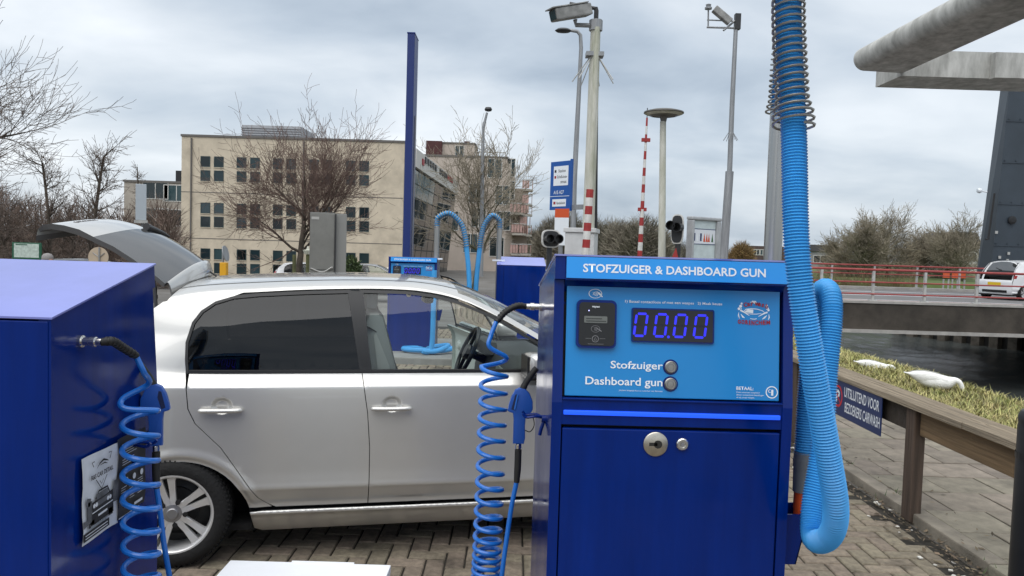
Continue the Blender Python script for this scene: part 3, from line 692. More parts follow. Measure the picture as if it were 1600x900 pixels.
me = sheet(MB(), FW2, FH2, .006, 3).mesh('paper', m_paperd, True); me.transform(FM2); link('paper', me, f2)
q = MB(); D = .0095; r_ = random.Random(4)
fst([(.018, .212), (.120, .212)], .0045)
for k, z in enumerate((.196, .189, .182, .168, .161, .154, .140, .133)): fst([(.020, z), (r_.uniform(.08, .135), z)], .0017)
for k in range(3): disc(q, (.045 + k * .045, -D + .0008, .104), .009, sz=1)
for k in range(3):
    for z in (.088, .081, .074, .067, .060, .053, .046): fst([(.014 + k * .048, z), (.014 + k * .048 + r_.uniform(.02, .034), z)], .0014)
fst([(.090, .020), (.140, .020)], .008); fst([(0, .004), (.12, .004)], .003)
me = q.mesh('print', m_paper); me.transform(FM2); link('print', me, f2)

# ---- the big ribbed vacuum hose of the near machine, its post and spring
def ribbed(path, r, pitch, n=16, mm=None, name='hose', parent=None, depth=.16):
    L = [0]
    for a, b in zip(path, path[1:]): L.append(L[-1] + (b - a).length)
    out = []; rr = []; i = 0; N = int(L[-1] / pitch * 4)
    for k in range(N + 1):
        s = L[-1] * k / N
        while i < len(L) - 2 and L[i + 1] < s: i += 1
        t = (s - L[i]) / max(1e-9, L[i + 1] - L[i]); out.append(path[i].lerp(path[i + 1], t)); rr.append(r * (1 - depth * (0, .55, 1, .55)[k % 4]))
    return MB().tube(out, rr, n).build(name, mm, parent, smooth=True, angle=80, fix=False)
def spring(path, R, wire, turns, n=14, name='spring', parent=None, mm=None, endR=None):
    L = [0]
    for a, b in zip(path, path[1:]): L.append(L[-1] + (b - a).length)
    P = []; N = turns * n; i = 0; x = None
    for k in range(N + 1):
        s = L[-1] * k / N; 
        while i < len(L) - 2 and L[i + 1] < s: i += 1
        t = (s - L[i]) / max(1e-9, L[i + 1] - L[i]); c = path[i].lerp(path[i + 1], t); T = (path[i + 1] - path[i]).normalized()
        if x is None: x = T.orthogonal().normalized()
        x = (x - T * x.dot(T)).normalized(); y = T.cross(x); a = 2 * math.pi * k / n
        P.append(c + (x * math.cos(a) + y * math.sin(a)) * (R(k / N) if callable(R) else R))
    return MB().tube(P, wire, 6).build(name, mm, parent, smooth=True, fix=False)
vh_ = thing('vacuum_hose', 'thick ribbed blue vacuum hose looping beside the near machine', 'vacuum hose', (.95, 2.4, 0))
off = Vector((-.95, -2.4, 0))
def W(px, py, Y): return at(px, py, Y) + off
P = [(1.012, 3.0, 2.20), (1.008, 2.98, 2.42), (.985, 2.86, 2.66), (.92, 2.62, 2.80), (.82, 2.33, 2.76), (.755, 2.16, 2.58)]
P = [Vector(p) + off for p in P] + [W(1232, 0, 2.10), W(1240, 200, 2.05), W(1246, 400, 2.0), W(1268, 560, 1.99), W(1292, 700, 2.0), W(1306, 795, 2.03), W(1296, 838, 2.10), W(1272, 842, 2.18), W(1270, 790, 2.24), W(1284, 700, 2.28), W(1291, 590, 2.31), W(1299, 500, 2.34), W(1296, 458, 2.38), W(1283, 458, 2.43), W(1271, 520, 2.46), W(1262, 620, 2.46), W(1257, 712, 2.44)]
hp_ = catmull(P, 14)
ribbed(hp_, .0340, .0082, 18, m_vac, 'hose', vh_, depth=.13)
sp_end = 7 * 14; spath = hp_[3:sp_end + 1]
spring(spath, lambda u: .0415 + .011 * sstep(.955, .985, u) + .010 * sstep(.03, .0, u), .0037, 96, 14, 'spring', vh_, mat('spring_steel', (.30, .29, .27), .35, 1))
MB().tube([W(1257, 706, 2.44), W(1255, 730, 2.44)], .032, 20).tube([W(1255, 730, 2.44), W(1252, 768, 2.44)], [.0305, .027], 20).tube([W(1256, 716, 2.44), W(1256, 722, 2.44)], .0335, 20).build('cuff', m_grey, vh_, smooth=True)
MB().tube([W(1252, 766, 2.44), W(1249, 792, 2.44), W(1247, 830, 2.44)], [.0225, .020, .017], 16).build('nozzle', m_orange, vh_, smooth=True)
po = thing('hose_post', 'polished steel hose post standing behind the near machine', 'post', (1.012, 3.0, 0))
MB().tube([(0, 0, 0), (0, 0, 2.28)], .034, 24).build('tube', m_steel, po, smooth=True)
MB().lathe([(0, 0), (.09, 0), (.09, .012), (.036, .014)], 20).build('foot_plate', m_steel, po)

# distant hose arches
def far_hose(label, post, d, loops, group='distant vacuum hoses'):
    t = thing('vacuum_hose', label, 'vacuum hose', (post[0], post[1], 0), 0, group)
    arch = [(0, 0, 1.98), (0, 0, 2.08), (d * .06, -.02, 2.16), (d * .42, -.05, 2.215), (d * .80, -.08, 2.06), (d * .95, -.1, 1.85), (d * 1.0, -.12, 1.70)]
    dn = [(d * 1.12, -.15, 1.2), (d * 1.15, -.2, .55)] + loops
    ap = catmull(arch, 8); allp = catmull(arch + dn, 8)
    MB().tube(allp, .038, 10).build('hose', m_vac, t, smooth=True)
    spring(ap, .055, .006, 26, 10, 'spring', t, mat('spring_steel', (.40, .385, .36), .3, 1))
    return t
def far_post(label, p):
    t = thing('hose_post', label, 'post', p, 0, 'distant hose posts')
    MB().tube([(0, 0, 0), (0, 0, 2.02 - p[2])], .042, 14).build('tube', m_steel, t, smooth=True); MB().lathe([(0, 0), (.1, 0), (.1, .012), (.045, .014)], 14).build('foot_plate', m_steel, t)
    MB().box(-.1, .1, -.05, -.043, 1.40, 1.425).build('clip', m_white, t)
    return t
PZ = .10
far_post('steel hose post beside the distant machine with display', (-1.185, 11.9, PZ)); far_post('steel hose post beside the distant machine turned away', (-.225, 12.2, PZ))
far_hose('blue vacuum hose arching right from the distant steel post', (-1.185, 11.9), .47, [(.48, -.3, .26), (.2, -.5, .16), (-.2, -.55, .155), (-.42, -.4, .155), (-.1, -.25, .16), (.25, -.4, .22), (.1, -.6, .16), (-.10, -.66, .16), (.02, -.62, .20), (.035, -.60, .8), (.03, -.56, 1.35)])
far_hose('blue vacuum hose arching left from the distant steel post', (-.225, 12.2), -.30, [(-.34, -.35, .22), (-.2, -.5, .155), (.05, -.45, .155), (.2, -.3, .16), (.24, -.2, .6)])
isl = MB().bbox(-2.9, 1.4, 10.95, 13.4, -.1, PZ, .02).build('machine_island', mat('island_concrete', (.25, .245, .23), .9, var=.2, vs=3, bump=.3, bs=60)); tag(isl, kind='structure')

# ---- the white box at the bottom of the picture
wb = thing('white_box', 'plain white box with a lid in the foreground before the car', 'box', at(470, 880, 2.3) * 1)
wb.location.z = 0
c = at(470, 880, 2.3); hw_, zt_ = .258, .668
m_wb = mat('white_powder_coat', (.82, .83, .85), .4, var=.04, vs=6)
MB().bbox(-hw_ + .008, hw_ - .008, -.13, .11, 0, zt_ - .03, .006).build('bin', m_wb, wb); 
MB().bbox(-hw_, hw_, -.14, .118, zt_ - .029, zt_, .004).build('lid', m_wb, wb)
MB().bbox(-.06, .14, .112, .120, zt_ - .0005, zt_ + .0035, .0008).build('hinge', m_wb, wb)
# ================================================================ THE SMALL HATCHBACK (x forward from the rear axle, y left, z up)
m_silver = mat('silver_car_paint', (.60, .592, .568), .30, .50, var=.03, vs=3, coat=1.0, crough=.03)
m_wpaint = mat('white_car_paint', (.78, .79, .80), .35, 0, coat=.7)
m_dpaint = mat('dark_grey_car_paint', (.06, .062, .068), .35, .4, coat=.7)
m_gpaint = mat('mid_grey_car_paint', (.30, .31, .32), .35, .5, coat=.7)
m_bpaint = mat('blue_car_paint', (.03, .06, .22), .35, .2, coat=.7)
m_trim = mat('black_trim', (.012, .012, .013), .38)
m_shell = mat('dark_interior', (.012, .012, .013), .9)
m_tint = glass_mat('privacy_glass', (.10, .105, .115)); m_clear = glass_mat('clear_glass', (.86, .92, .90))
m_tyre = mat('tyre_rubber', (.009, .009, .0095), .85, bump=.3, bs=60)
m_alloy = mat('alloy_wheel', (.74, .74, .74), .30, .55, var=.05, vs=20)
m_seat = mat('grey_seat_fabric', (.42, .425, .41), .9, bump=.3, bs=300); m_seat2 = mat('pale_seat_fabric', (.58, .58, .55), .9)
m_dash = mat('dash_plastic', (.10, .105, .105), .6); m_dash2 = mat('dash_panel_pale', (.50, .56, .53), .45)
m_lred = mat('red_lens', (.32, .008, .010), .15, coat=.5); m_lens = mat('headlamp_lens', (.55, .57, .58), .1, .3, coat=1); m_plate = mat('yellow_plate', (.75, .50, .02), .45)
PROF = [(.12, .66), (.17, .715), (.215, .752), (.255, .780), (.270, .795), (.280, .796), (.288, .786), (.294, .770), (.31, .770), (.35, .788), (.392, .8065), (.404, .8122), (.410, .8128), (.44, .8105), (.50, .808), (.60, .809), (.70, .8115), (.80, .813), (.88, .812), (.932, .809), (.941, .8065), (.949, .800), (.985, .776), (1.015, .764), (1.08, .752), (1.20, .722), (1.32, .682), (1.43, .635), (1.52, .59)]
WX = [(-.56, .80), (-.5, .86), (-.3, .945), (0, .985), (.35, 1), (1.6, 1), (2.1, .995), (2.5, .97), (2.75, .90), (2.9, .80), (3.0, .66)]
HAND = [(.203, .845), (1.066, .842)]
AZ, AA, AB = .205, .352, .352
def ell(x, z, cx): return math.hypot((x - cx) / AA, (z - AZ) / AB)
def SY(x, z):
    y = smooth(PROF, z) * smooth(WX, x)
    if z > .95 and x < .3: y -= (.3 - x) ** 2 * .16 * min(1, (z - .95) / .25)
    for cx in (0, 2.42):
        e = ell(x, z, cx)
        if e < 1.6: y += (.006 * sstep(1.22, 1.10, e) - .012 * sstep(1.10, 1.01, e)) * sstep(.22, .40, z)
    for hx, hz in HAND:
        r = math.hypot((x - hx) / .052, (z - hz) / .043)
        if r < 1.15: y -= .021 * sstep(1.08, .55, r)
    return y
def SN(x, z, s):
    e = .0025; dx = (SY(x + e, z) - SY(x - e, z)) / (2 * e); dz = (SY(x, z + e) - SY(x, z - e)) / (2 * e)
    return Vector((-dx, s, -dz)).normalized()
def dens(pts, step=.028, closed=True):
    out = []; n = len(pts)
    for i in range(n if closed else n - 1):
        a, b = Vector(pts[i]), Vector(pts[(i + 1) % n]); k = max(1, int((b - a).length / step))
        out += [tuple(a.lerp(b, j / k)) for j in range(k)]
    if not closed: out.append(tuple(pts[-1]))
    return out
def inside(p, poly):
    x, z = p; c = False; j = len(poly) - 1
    for i in range(len(poly)):
        (xi, zi), (xj, zj) = poly[i], poly[j]
        if (zi > z) != (zj > z) and x < (xj - xi) * (z - zi) / (zj - zi) + xi: c = not c
        j = i
    return c
ZROWS = [.12, .15, .17, .19, .215, .235, .255, .263, .270, .275, .280, .284, .288, .294, .31, .33, .35, .37, .385, .396, .404, .410, .416, .426, .44, .47, .50, .54, .58, .62, .66, .70, .74, .78, .82, .86, .89, .91, .922, .930, .936, .942, .9475, .953, .962, .972, .985, 1.0, 1.015, 1.04, 1.07, 1.1, 1.14, 1.18, 1.22, 1.26, 1.3, 1.34, 1.38, 1.42, 1.46]
def side_mesh(outline, s, off=0, lip=.014, step=.028, gx=.035):
    pts = dens(outline, step); n = len(pts)
    xs_ = [p[0] for p in pts]; zs_ = [p[1] for p in pts]; extra = []
    def clear(p, d): return all((p[0]-a)**2 + (p[1]-b)**2 > d*d for a, b in pts)
    x = min(xs_)
    while x < max(xs_):
        for z in ZROWS:
            if min(zs_) < z < max(zs_) and inside((x, z), pts) and clear((x, z), .0035): extra.append((x, z))
        x += gx
    for hx, hz in HAND:
        if min(xs_) < hx < max(xs_) and min(zs_) < hz < max(zs_):
            for k in range(1, 9):
                for a in range(20):
                    r = k / 8 * 1.12; p = (hx + .052 * r * math.cos(a * math.pi / 10), hz + .043 * r * math.sin(a * math.pi / 10))
                    if inside(p, pts) and clear(p, .008): extra.append(p)
    for cx in (0, 2.42):
        if min(xs_) < cx < max(xs_) and max(zs_) > .6 and min(zs_) < .3:
            for e in (1.015, 1.035, 1.055, 1.075, 1.095, 1.115, 1.14, 1.17, 1.20, 1.235):
                for k in range(1, 60):
                    a = math.pi * k / 60; p = (cx + AA * e * math.cos(a), AZ + AB * e * math.sin(a))
                    if inside(p, pts) and clear(p, .003): extra.append(p)
    V2 = [Vector(p) for p in pts + extra]
    rv, re, rf, ov, oe, of = delaunay_2d_cdt(V2, [(i, (i + 1) % n) for i in range(n)], [], 1, 1e-5)
    me_v = [(v.x, s * (SY(v.x, v.y) + off), v.y) for v in rv]; norm = [SN(v.x, v.y, s) for v in rv]; faces = [tuple(f) for f in rf]
    inv = {}
    for i, o_ in enumerate(ov):
        for q in o_: inv[q] = i
    if lip:
        loop = [inv[i] for i in range(n)]; b = len(me_v)
        cx = sum(p[0] for p in pts) / n; cz = sum(p[1] for p in pts) / n
        for i in loop:
            v = me_v[i]; d = Vector((v[0] - cx, 0, v[2] - cz)).normalized()
            me_v += [v, (v[0], v[1] - s * lip, v[2])]; norm += [d, d]
        for i in range(n):
            j = (i + 1) % n; faces.append((b + 2*i, b + 2*i + 1, b + 2*j + 1, b + 2*j))
    me = bpy.data.meshes.new('p'); me.from_pydata(me_v, [], faces); me.update()
    bm = bmesh.new(); bm.from_mesh(me)
    for f in bm.faces:
        if len(f.verts) == 3 and f.normal.y * s < 0: f.normal_flip()
    bm.to_mesh(me); bm.free()
    me.polygons.foreach_set('use_smooth', [True] * len(me.polygons))
    me.normals_split_custom_set_from_vertices(norm)
    return me
def chaikin(p, k=2, closed=True):
    for _ in range(k):
        q = []; n = len(p)
        for i in range(n if closed else n - 1):
            a, b = p[i], p[(i + 1) % n]; q += [(a[0]*.75 + b[0]*.25, a[1]*.75 + b[1]*.25), (a[0]*.25 + b[0]*.75, a[1]*.25 + b[1]*.75)]
        if not closed: q = [p[0]] + q + [p[-1]]
        p = q
    return p
def arch_pts(cx, a0, a1, n=22): return [(cx + AA * math.cos(rad(lerp(a0, a1, i/n))), AZ + AB * math.sin(rad(lerp(a0, a1, i/n)))) for i in range(n + 1)]
ZT = [(-.22, 1.335), (-.12, 1.362), (.05, 1.398), (.2, 1.413), (.36, 1.424), (.6, 1.440), (.83, 1.449), (1.0, 1.452), (1.15, 1.449), (1.3, 1.433), (1.43, 1.404), (1.6, 1.336), (1.83, 1.215), (2.0, 1.118), (2.17, 1.018)]
ZC = [(-.16, 1.452), (0, 1.470), (.2, 1.486), (.5, 1.502), (.9, 1.512), (1.2, 1.508), (1.40, 1.492), (1.5, 1.472), (1.65, 1.415), (1.83, 1.335), (2.0, 1.25), (2.17, 1.155), (2.36, 1.045)]
def zt(x): return smooth(ZT, x)
def zc(x): return smooth(ZC, x)
WIN_R = [(.893, 1.022), (.826, 1.425), (.60, 1.415), (.361, 1.400), (.235, 1.386), (.144, 1.356), (.085, 1.312), (.047, 1.255), (.022, 1.16), (.024, 1.075), (.030, 1.022)]
WIN_F = [(2.06, 1.022), (1.955, 1.112), (1.829, 1.186), (1.607, 1.306), (1.427, 1.376), (1.29, 1.408), (1.148, 1.424), (.906, 1.427), (.955, 1.022)]
def grow(p, d):
    n = len(p); out = []; area = sum(p[i][0]*p[(i+1) % n][1] - p[(i+1) % n][0]*p[i][1] for i in range(n)); sg = 1 if area > 0 else -1
    for i in range(n):
        a, b, c = Vector(p[i-1]), Vector(p[i]), Vector(p[(i+1) % n]); t1 = (b - a).normalized(); t2 = (c - b).normalized(); nn = (Vector((t1.y, -t1.x)) + Vector((t2.y, -t2.x))); L = nn.length
        nn = nn / L * min(2.2, 2 / L) ; out.append(tuple(b + nn * d * sg))
    return out
def ribbon(mb, loop, w, s, off, depth=.012, closed=True):
    """raised seal strip of width w lying on the body side along the loop"""
    p = dens(loop, .03, closed); n = len(p)
    outer = grow(p, w) if closed else None
    vs = []; fs = []
    for (x, z), (X, Z) in zip(p, outer):
        y0, y1 = SY(x, z) + off, SY(X, Z) + off
        vs += [(x, s * (y0 - depth), z), (x, s * y0, z), (X, s * y1, Z), (X, s * (y1 - depth), Z)]
    for i in range(n):
        j = (i + 1) % n
        for k in range(3): fs.append((4*i+k, 4*i+k+1, 4*j+k+1, 4*j+k))
    mb.add(vs, fs)
def section(x, t):
    """roof cross section at x, t from 0 at the window top to 1 at the centre line"""
    z0 = zt(x); y0 = SY(x, z0); z1 = zc(x); dz = max(.006, z1 - z0); w_ = min(1, dz / .06)
    P0, P1, P2, P3 = (y0, z0), (y0 - .022, z0 + .050 * w_), (y0 * .62, z1), (0, z1)
    u = 1 - t; a, b, c, d = u**3, 3*u*u*t, 3*u*t*t, t**3
    return (a*P0[0]+b*P1[0]+c*P2[0]+d*P3[0], a*P0[1]+b*P1[1]+c*P2[1]+d*P3[1])
TF = [i / 40 for i in range(41)]
def make_wheel(name, parent, loc, flip):
    w = bpy.data.objects.new(name, None); COL.objects.link(w); w.parent = parent; w.location = loc; w.rotation_euler = (rad(90), 0, rad(180) if flip else 0); w.empty_display_size = .1
    return w
def wheel_meshes():
    # axis along local z, outer face at z=+
    ty = MB().lathe([(.195, -.085), (.23, -.092), (.262, -.086), (.281, -.062), (.286, -.03), (.286, .03), (.281, .062), (.262, .086), (.235, .0925), (.208, .088), (.195, .080)], 56, cap=False).mesh('tyre', m_tyre, True)
    tr = MB()
    for k in range(72):
        a = 2 * math.pi * k / 72; tr.cbox((.2865, 0, 0), (.004, .014, .11), Matrix.Rotation(a, 4, 'Z')); tr.cbox((.2745, 0, .070), (.014, .008, .010), Matrix.Rotation(a + .04, 4, 'Z'))
    tread = tr.mesh('tread', m_tyre)
    rim = MB().lathe([(.196, .079), (.206, .082), (.204, .088), (.196, .087), (.188, .078), (.183, .05), (.18, -.07), (.195, -.082)], 56, cap=False)
    rimm = rim.mesh('rim', m_alloy, True, 40)
    sp = MB()
    for k in range(5):
        A = Matrix.Rotation(2 * math.pi * k / 5 + math.pi / 2 + .2, 4, 'Z')
        for s in (-1, 1):
            # one prong of a twin spoke: narrow at the hub, flaring to the rim
            o = [(.030, s * .0005), (.075, s * .0005), (.090, s * .005), (.13, s * .009), (.197, s * .013), (.197, s * .066), (.165, s * .047), (.11, s * .036), (.06, s * .030), (.030, s * .022)]
            zf = lambda r: lerp(.066, .078, min(1, r / .19)) - .010 * math.sin(min(1, r / .19) * math.pi)
            n = len(o); vs = [(x, y, zf(x)) for x, y in o] + [(x, y, zf(x) - .020) for x, y in o]
            sp.add(vs, [tuple(range(n)), tuple(range(2*n-1, n-1, -1))] + [(i, i+n, (i+1) % n + n, (i+1) % n) for i in range(n)], A)
    spm = sp.mesh('spokes', m_alloy)
    bm = bmesh.new(); bm.from_mesh(spm); bmesh.ops.recalc_face_normals(bm, faces=bm.faces); bm.to_mesh(spm); bm.free()
    hub = MB().lathe([(0, .074), (.024, .074), (.028, .071), (.030, .066), (.046, .064), (.05, .05), (.05, .0)], 32, cap=False).mesh('hub_cap', mat('hub_cap_grey', (.32, .32, .33), .35, .7), True, 30)
    bo = MB()
    for k in range(5):
        a = 2 * math.pi * k / 5 + math.pi / 2 + .2 + math.pi / 5; bo.lathe([(0, .067), (.0125, .067), (.0125, .052), (.0, .050)], 14, Matrix.Translation((.062 * math.cos(a), .062 * math.sin(a), 0)))
    bom = bo.mesh('wheel_bolt', m_shell)
    dk = MB().lathe([(0, -.01), (.115, -.01), (.118, -.02), (.182, -.045)], 40, cap=False).mesh('brake_disc', mat('brake_iron', (.05, .05, .05), .5, .6), True, 40)
    return [('tyre', ty, [('tread', tread)]), ('rim', rimm, [('spoke', spm), ('hub_cap', hub), ('wheel_bolt', bom), ('brake_disc', dk)])]
WHEEL = wheel_meshes()
gate_glass = mat('mirror_tint_glass', (.03, .033, .036), .06); gate_glass.node_tree.nodes['Principled BSDF'].inputs['IOR'].default_value = 2.4
def build_car(name, label, loc, rz, paint, gate, group=None, interior=True, cat='car', open_left=0):
    t = thing(name, label, cat, loc, rz, group)
    sill_z = .288
    dq = [(.034, 1.005), (.030, .93), (.040, .83), (.075, .755), (.20, .628), (.326, .442), (.385, .355), (.43, .318), (.47, sill_z + .010)]        # rear door rear edge
    bp_ = [(.951, sill_z + .010), (.9535, .45), (.953, .61), (.938, .80), (.906, 1.005)]
    gap = .0021
    rear_q = chaikin([(-.545, .30), (-.553, .55), (-.52, .80), (-.455, 1.02), (-.30, 1.22), (-.12, 1.362)], 1, False) + [(x, zt(x)) for x in (-.04, .05, .12, .2, .28)] + \
        [(.235, 1.400), (.144, 1.371), (.075, 1.322), (.034, 1.262), (.008, 1.16), (.011, 1.07), (.018, 1.005)] + [(x - gap * 1.3, z) for x, z in dq[1:-1]] + [(.452, .300), (.41, .2985), (.345, .2965)] + arch_pts(0, 15, 175) + [(-.36, .24), (-.545, .22)]
    rdoor = [(x + gap, z) for x, z in dq[1:]] + [(x - gap, z) for x, z in bp_[:-1]] + [(.906 - gap, 1.008), (.036, 1.008)]
    fq = [(1.985, 1.008), (1.978, .80), (1.965, .60), (1.945, .42), (1.93, sill_z + .010)]
    fdoor = [(bp_[0][0] + gap, bp_[0][1])] + [(x + gap, z) for x, z in bp_[1:-1]] + [(.906 + gap, 1.008)] + [(1.3, 1.008), (1.7, 1.008)] + [(x - gap, z) for x, z in fq]
    fdoor = fdoor[::1]
    fend = [(x + gap, z) for x, z in fq[::-1]] + [(2.06, 1.008), (2.17, 1.012), (2.30, .985), (2.55, .93), (2.75, .865), (2.88, .79), (2.95, .70), (2.97, .5), (2.95, .25), (2.79, .23)] + arch_pts(2.42, 5, 175) + [(2.055, .235), (1.99, sill_z)]
    sill = [(.3525, .232), (.349, .262), (.345, .281), (.41, .2855), (.47, .2855), (1.0, .2855), (1.93, .2855), (2.0, sill_z - .012), (2.055, .225), (2.065, .17), (2.0, .155), (1.2, .152), (.40, .148), (.362, .17)]
    for s in (-1, 1):
        q = link('rear_quarter', side_mesh(rear_q, s), t); q.data.materials.append(paint)
        for nm, ol, hi in (('rear_door', rdoor, 0), ('front_door', fdoor, 1)):
            d = link(nm, side_mesh(ol, s), t); d.data.materials.append(paint)
            hx, hz = HAND[hi]; x0, x1 = hx - .098, hx + .092; yb = SY(hx + .14, hz - .012)
            h = MB(); zc_ = hz - .018
            pth = [(x0, s * (yb + .012), zc_), (x0 + .012, s * (yb + .024), zc_), (hx, s * (yb + .029), zc_), (x1 - .012, s * (yb + .025), zc_), (x1, s * (yb + .010), zc_)]
            h.tube(catmull(pth, 5), lambda u: .0168 * (.62 + .38 * math.sin(min(1, u * 9) * 1.57) * math.sin(min(1, (1 - u) * 9) * 1.57)), 12, sq=.72)
            hd = h.build('handle', paint, d, smooth=True, angle=70)
            MB().tube([(x0 + .034, s * (yb + .0285), zc_), (x0 + .0355, s * (yb + .0288), zc_)], .0146, 12, sq=.72).build('handle_seam', m_trim, hd)
        fo = link('front_fender', side_mesh(fend, s, gx=.05), t); fo.data.materials.append(paint)
        so = link('sill', side_mesh(sill, s, off=.004), t); so.data.materials.append(paint)
        # windows, seals, pillar
        for nm, ol, gm_ in (('rear_window', WIN_R, m_tint), ('front_window', WIN_F, m_clear)):
            g = link(nm, side_mesh(ol, s, off=-.010, lip=0, step=.05, gx=.09), t); g.data.materials.append(gm_)
            sl = MB(); ribbon(sl, ol, .017, s, -.002); sl.build('window_seal', m_trim, g, smooth=True, angle=40)
        pil = [(.8955, 1.009), (.9545, 1.009), (.906 + .002, 1.437), (.826 - .001, 1.435)]
        p_ = link('door_pillar', side_mesh(pil, s, off=-.004, lip=.01), t); p_.data.materials.append(m_trim)
        # belt strip
        bs_ = MB(); b0 = [(.03, 1.009), (.9, 1.009)] + ([] if open_left and s > 0 else [(2.05, 1.009)]); pts = dens(b0, .06, False)
        bs_.grid([[(x, s * (SY(x, 1.009) + d), z) for x, _ in pts] for d, z in ((.002, 1.003), (.006, 1.008), (.004, 1.020), (-.008, 1.022))]); bs_.build('belt_strip', m_trim, t, smooth=True)
        # mirror
        mx, mz = 1.865, 1.055; ms = MB()
        ms.bbox(mx - .085, mx + .10, SY(mx, mz) * 1 + .028, SY(mx, mz) + .205, mz - .040, mz + .072, .034, M=Matrix.Scale(s, 4, (0, 1, 0)))
        mo = ms.build('mirror', paint, t, smooth=True, angle=60)
        MB().bbox(mx - .090, mx + .098, SY(mx, mz) + .030, SY(mx, mz) + .202, mz - .068, mz - .036, .014, M=Matrix.Scale(s, 4, (0, 1, 0))).build('mirror_base', m_trim, mo, smooth=True)
        MB().bbox(mx - .092, mx - .080, SY(mx, mz) + .040, SY(mx, mz) + .195, mz - .045, mz + .062, .005, M=Matrix.Scale(s, 4, (0, 1, 0))).build('mirror_edge', m_trim, mo)
        MB().box(mx - .02, mx + .05, SY(mx, mz) - .02, SY(mx, mz) + .06, mz - .066, mz - .035, Matrix.Scale(s, 4, (0, 1, 0))).build('mirror_arm', m_trim, mo)
        # wheel arch liners
        for cx in (0, 2.42):
            lm_ = MB(); rows = [[(x, s * yy, z) for x, z in arch_pts(cx, -6, 186, 20)] for yy in (.775, .50)]; lm_.grid(rows)
            for r in rows[1:]: lm_.add(r, [tuple(range(len(r)))])
            lm_.build('wheel_arch', m_shell, t)
        # lamps
        zt_l = MB(); rows = []
        for z in (.80, .86, .92, .98, 1.04):
            rows.append([(x, s * (SY(x, z) + .004), z) for x in (-.545 + (z - .8) * .33, -.50 + (z - .8) * .33, -.44 + (z - .8) * .33)])
        zt_l.grid(rows); zt_l.build('tail_lamp', m_lred, t, smooth=True)
        hl = MB(); rows = []
        for z in (.64, .70, .76, .80): rows.append([(x, s * (SY(x, z) + .004), z) for x in (2.72, 2.78, 2.84, 2.90)])
        hl.grid(rows); hl.build('headlight', m_lens, t, smooth=True)
    if open_left:
        hg = Vector((1.975, .80, 0)); dr = [o for o in t.children if o.name.startswith('front_door') and o.data.vertices[0].co.y > 0][0]
        pack = [o for o in t.children if (o.name.startswith('front_window') or o.name.startswith('mirror')) and sum(v.co.y for v in o.data.vertices) > 0]
        tr_ = side_mesh(fdoor, 1, off=-.055, lip=.03); tr_.materials.append(m_dash2); pack.append(link('door_trim', tr_, t))
        for o in pack:
            o.parent = dr
        for o in [dr] + list(dr.children_recursive): o.data.transform(Matrix.Translation(-hg))
        dr.location = hg; dr.rotation_euler = (0, 0, -rad(open_left))
    # inner shell so that the shut lines are dark
    ins = MB()
    for s in (-1, 1):
        rows = [[(x, s * (SY(x, z) - .022), z) for x in ((.36, .42, .6, .8, .94) if (open_left and s > 0) else (.36, .42, .6, .8, 1.0, 1.3, 1.6, 1.9, 2.05))] for z in (.16, .3, .42, .6, .8, .95, 1.0)]; ins.grid(rows)
        ins.grid([[(x, s * (min(.74, SY(x, .6) - .05)), z) for x in (-.5, -.2, .2, .4)] for z in (.57, .8, 1.0)])
    ins.build('inner_shell', m_shell, t)
    MB().box(-.5, 2.9, -.70, .70, .155, .19).box(-.5, 2.9, -.48, .48, .14, .155).build('underbody', m_shell, t)
    # roof, A-pillars, windscreen
    xr = [-.10 + i * .05 for i in range(33)]; X1 = 1.44
    xr = [x for x in xr if x < X1] + [X1]; T = [0, .04, .08, .13, .19, .26, .34, .43, .53, .64, .76, .88, 1]
    rows = []
    def rx_(x, u): return x + .12 * u * max(0, 1 - (x + .10) / .35)
    for x in xr: rows.append([(rx_(x, u), -section(x, u)[0], section(rx_(x, u), u)[1]) for u in T] + [(rx_(x, u), section(x, u)[0], section(rx_(x, u), u)[1]) for u in T[-2::-1]])
    rf = MB().grid(rows).build('roof', paint, t, smooth=True, angle=60)
    lnr = MB().grid([[(x, y * .96, z - .02) for x, y, z in r] for r in rows]); lnr.build('headliner', m_seat2, t, smooth=True)
    hw = .012
    for s in (-1, 1):
        ch = MB().grid([[(x, s * (section(x, .40)[0] + d), section(x, .40)[1] + .0012) for d in (-.006, .006)] for x in xr]); ch.build('roof_channel', m_trim, rf)
    xa = [X1 + i * (2.17 - X1) / 14 for i in range(15)]; TA = [0, .04, .08, .13, .18, .23]; TW = [.23, .28, .36, .46, .58, .7, .85, 1]
    for s in (-1, 1):
        MB().grid([[(x, s * section(x, u * lerp(1, .8, (x - X1) / .73))[0], section(x, u * lerp(1, .8, (x - X1) / .73))[1]) for u in TA] for x in xa]).build('windscreen_pillar', paint, t, smooth=True)
    ws = []
    for x in xa:
        k = lerp(1, .8, (x - X1) / .73); f = lambda u: 1 - (1 - u) * (1 - TA[-1] * k) / (1 - TW[0])
        bow = .16 * 1
        ws.append([(x, -section(x, f(u))[0], section(x, f(u))[1]) for u in TW] + [(x, section(x, f(u))[0], section(x, f(u))[1]) for u in TW[-2::-1]])
    MB().grid(ws).build('windscreen', m_clear, t, smooth=True)
    xb = [2.17, 2.24, 2.30, 2.36]
    cow = [[(2.17 + .19 * (1 - (y / .72) ** 2) , y, lerp(1.02, 1.055, 1 - (y / .72) ** 2)) for y in [-.72 + i * .12 for i in range(13)]], [(2.30 + .13 * (1 - (y / .72) ** 2), y, lerp(.985, 1.03, 1 - (y / .72) ** 2)) for y in [-.72 + i * .12 for i in range(13)]]]
    MB().grid(cow).build('cowl', m_trim, t, smooth=True)
    bon = []
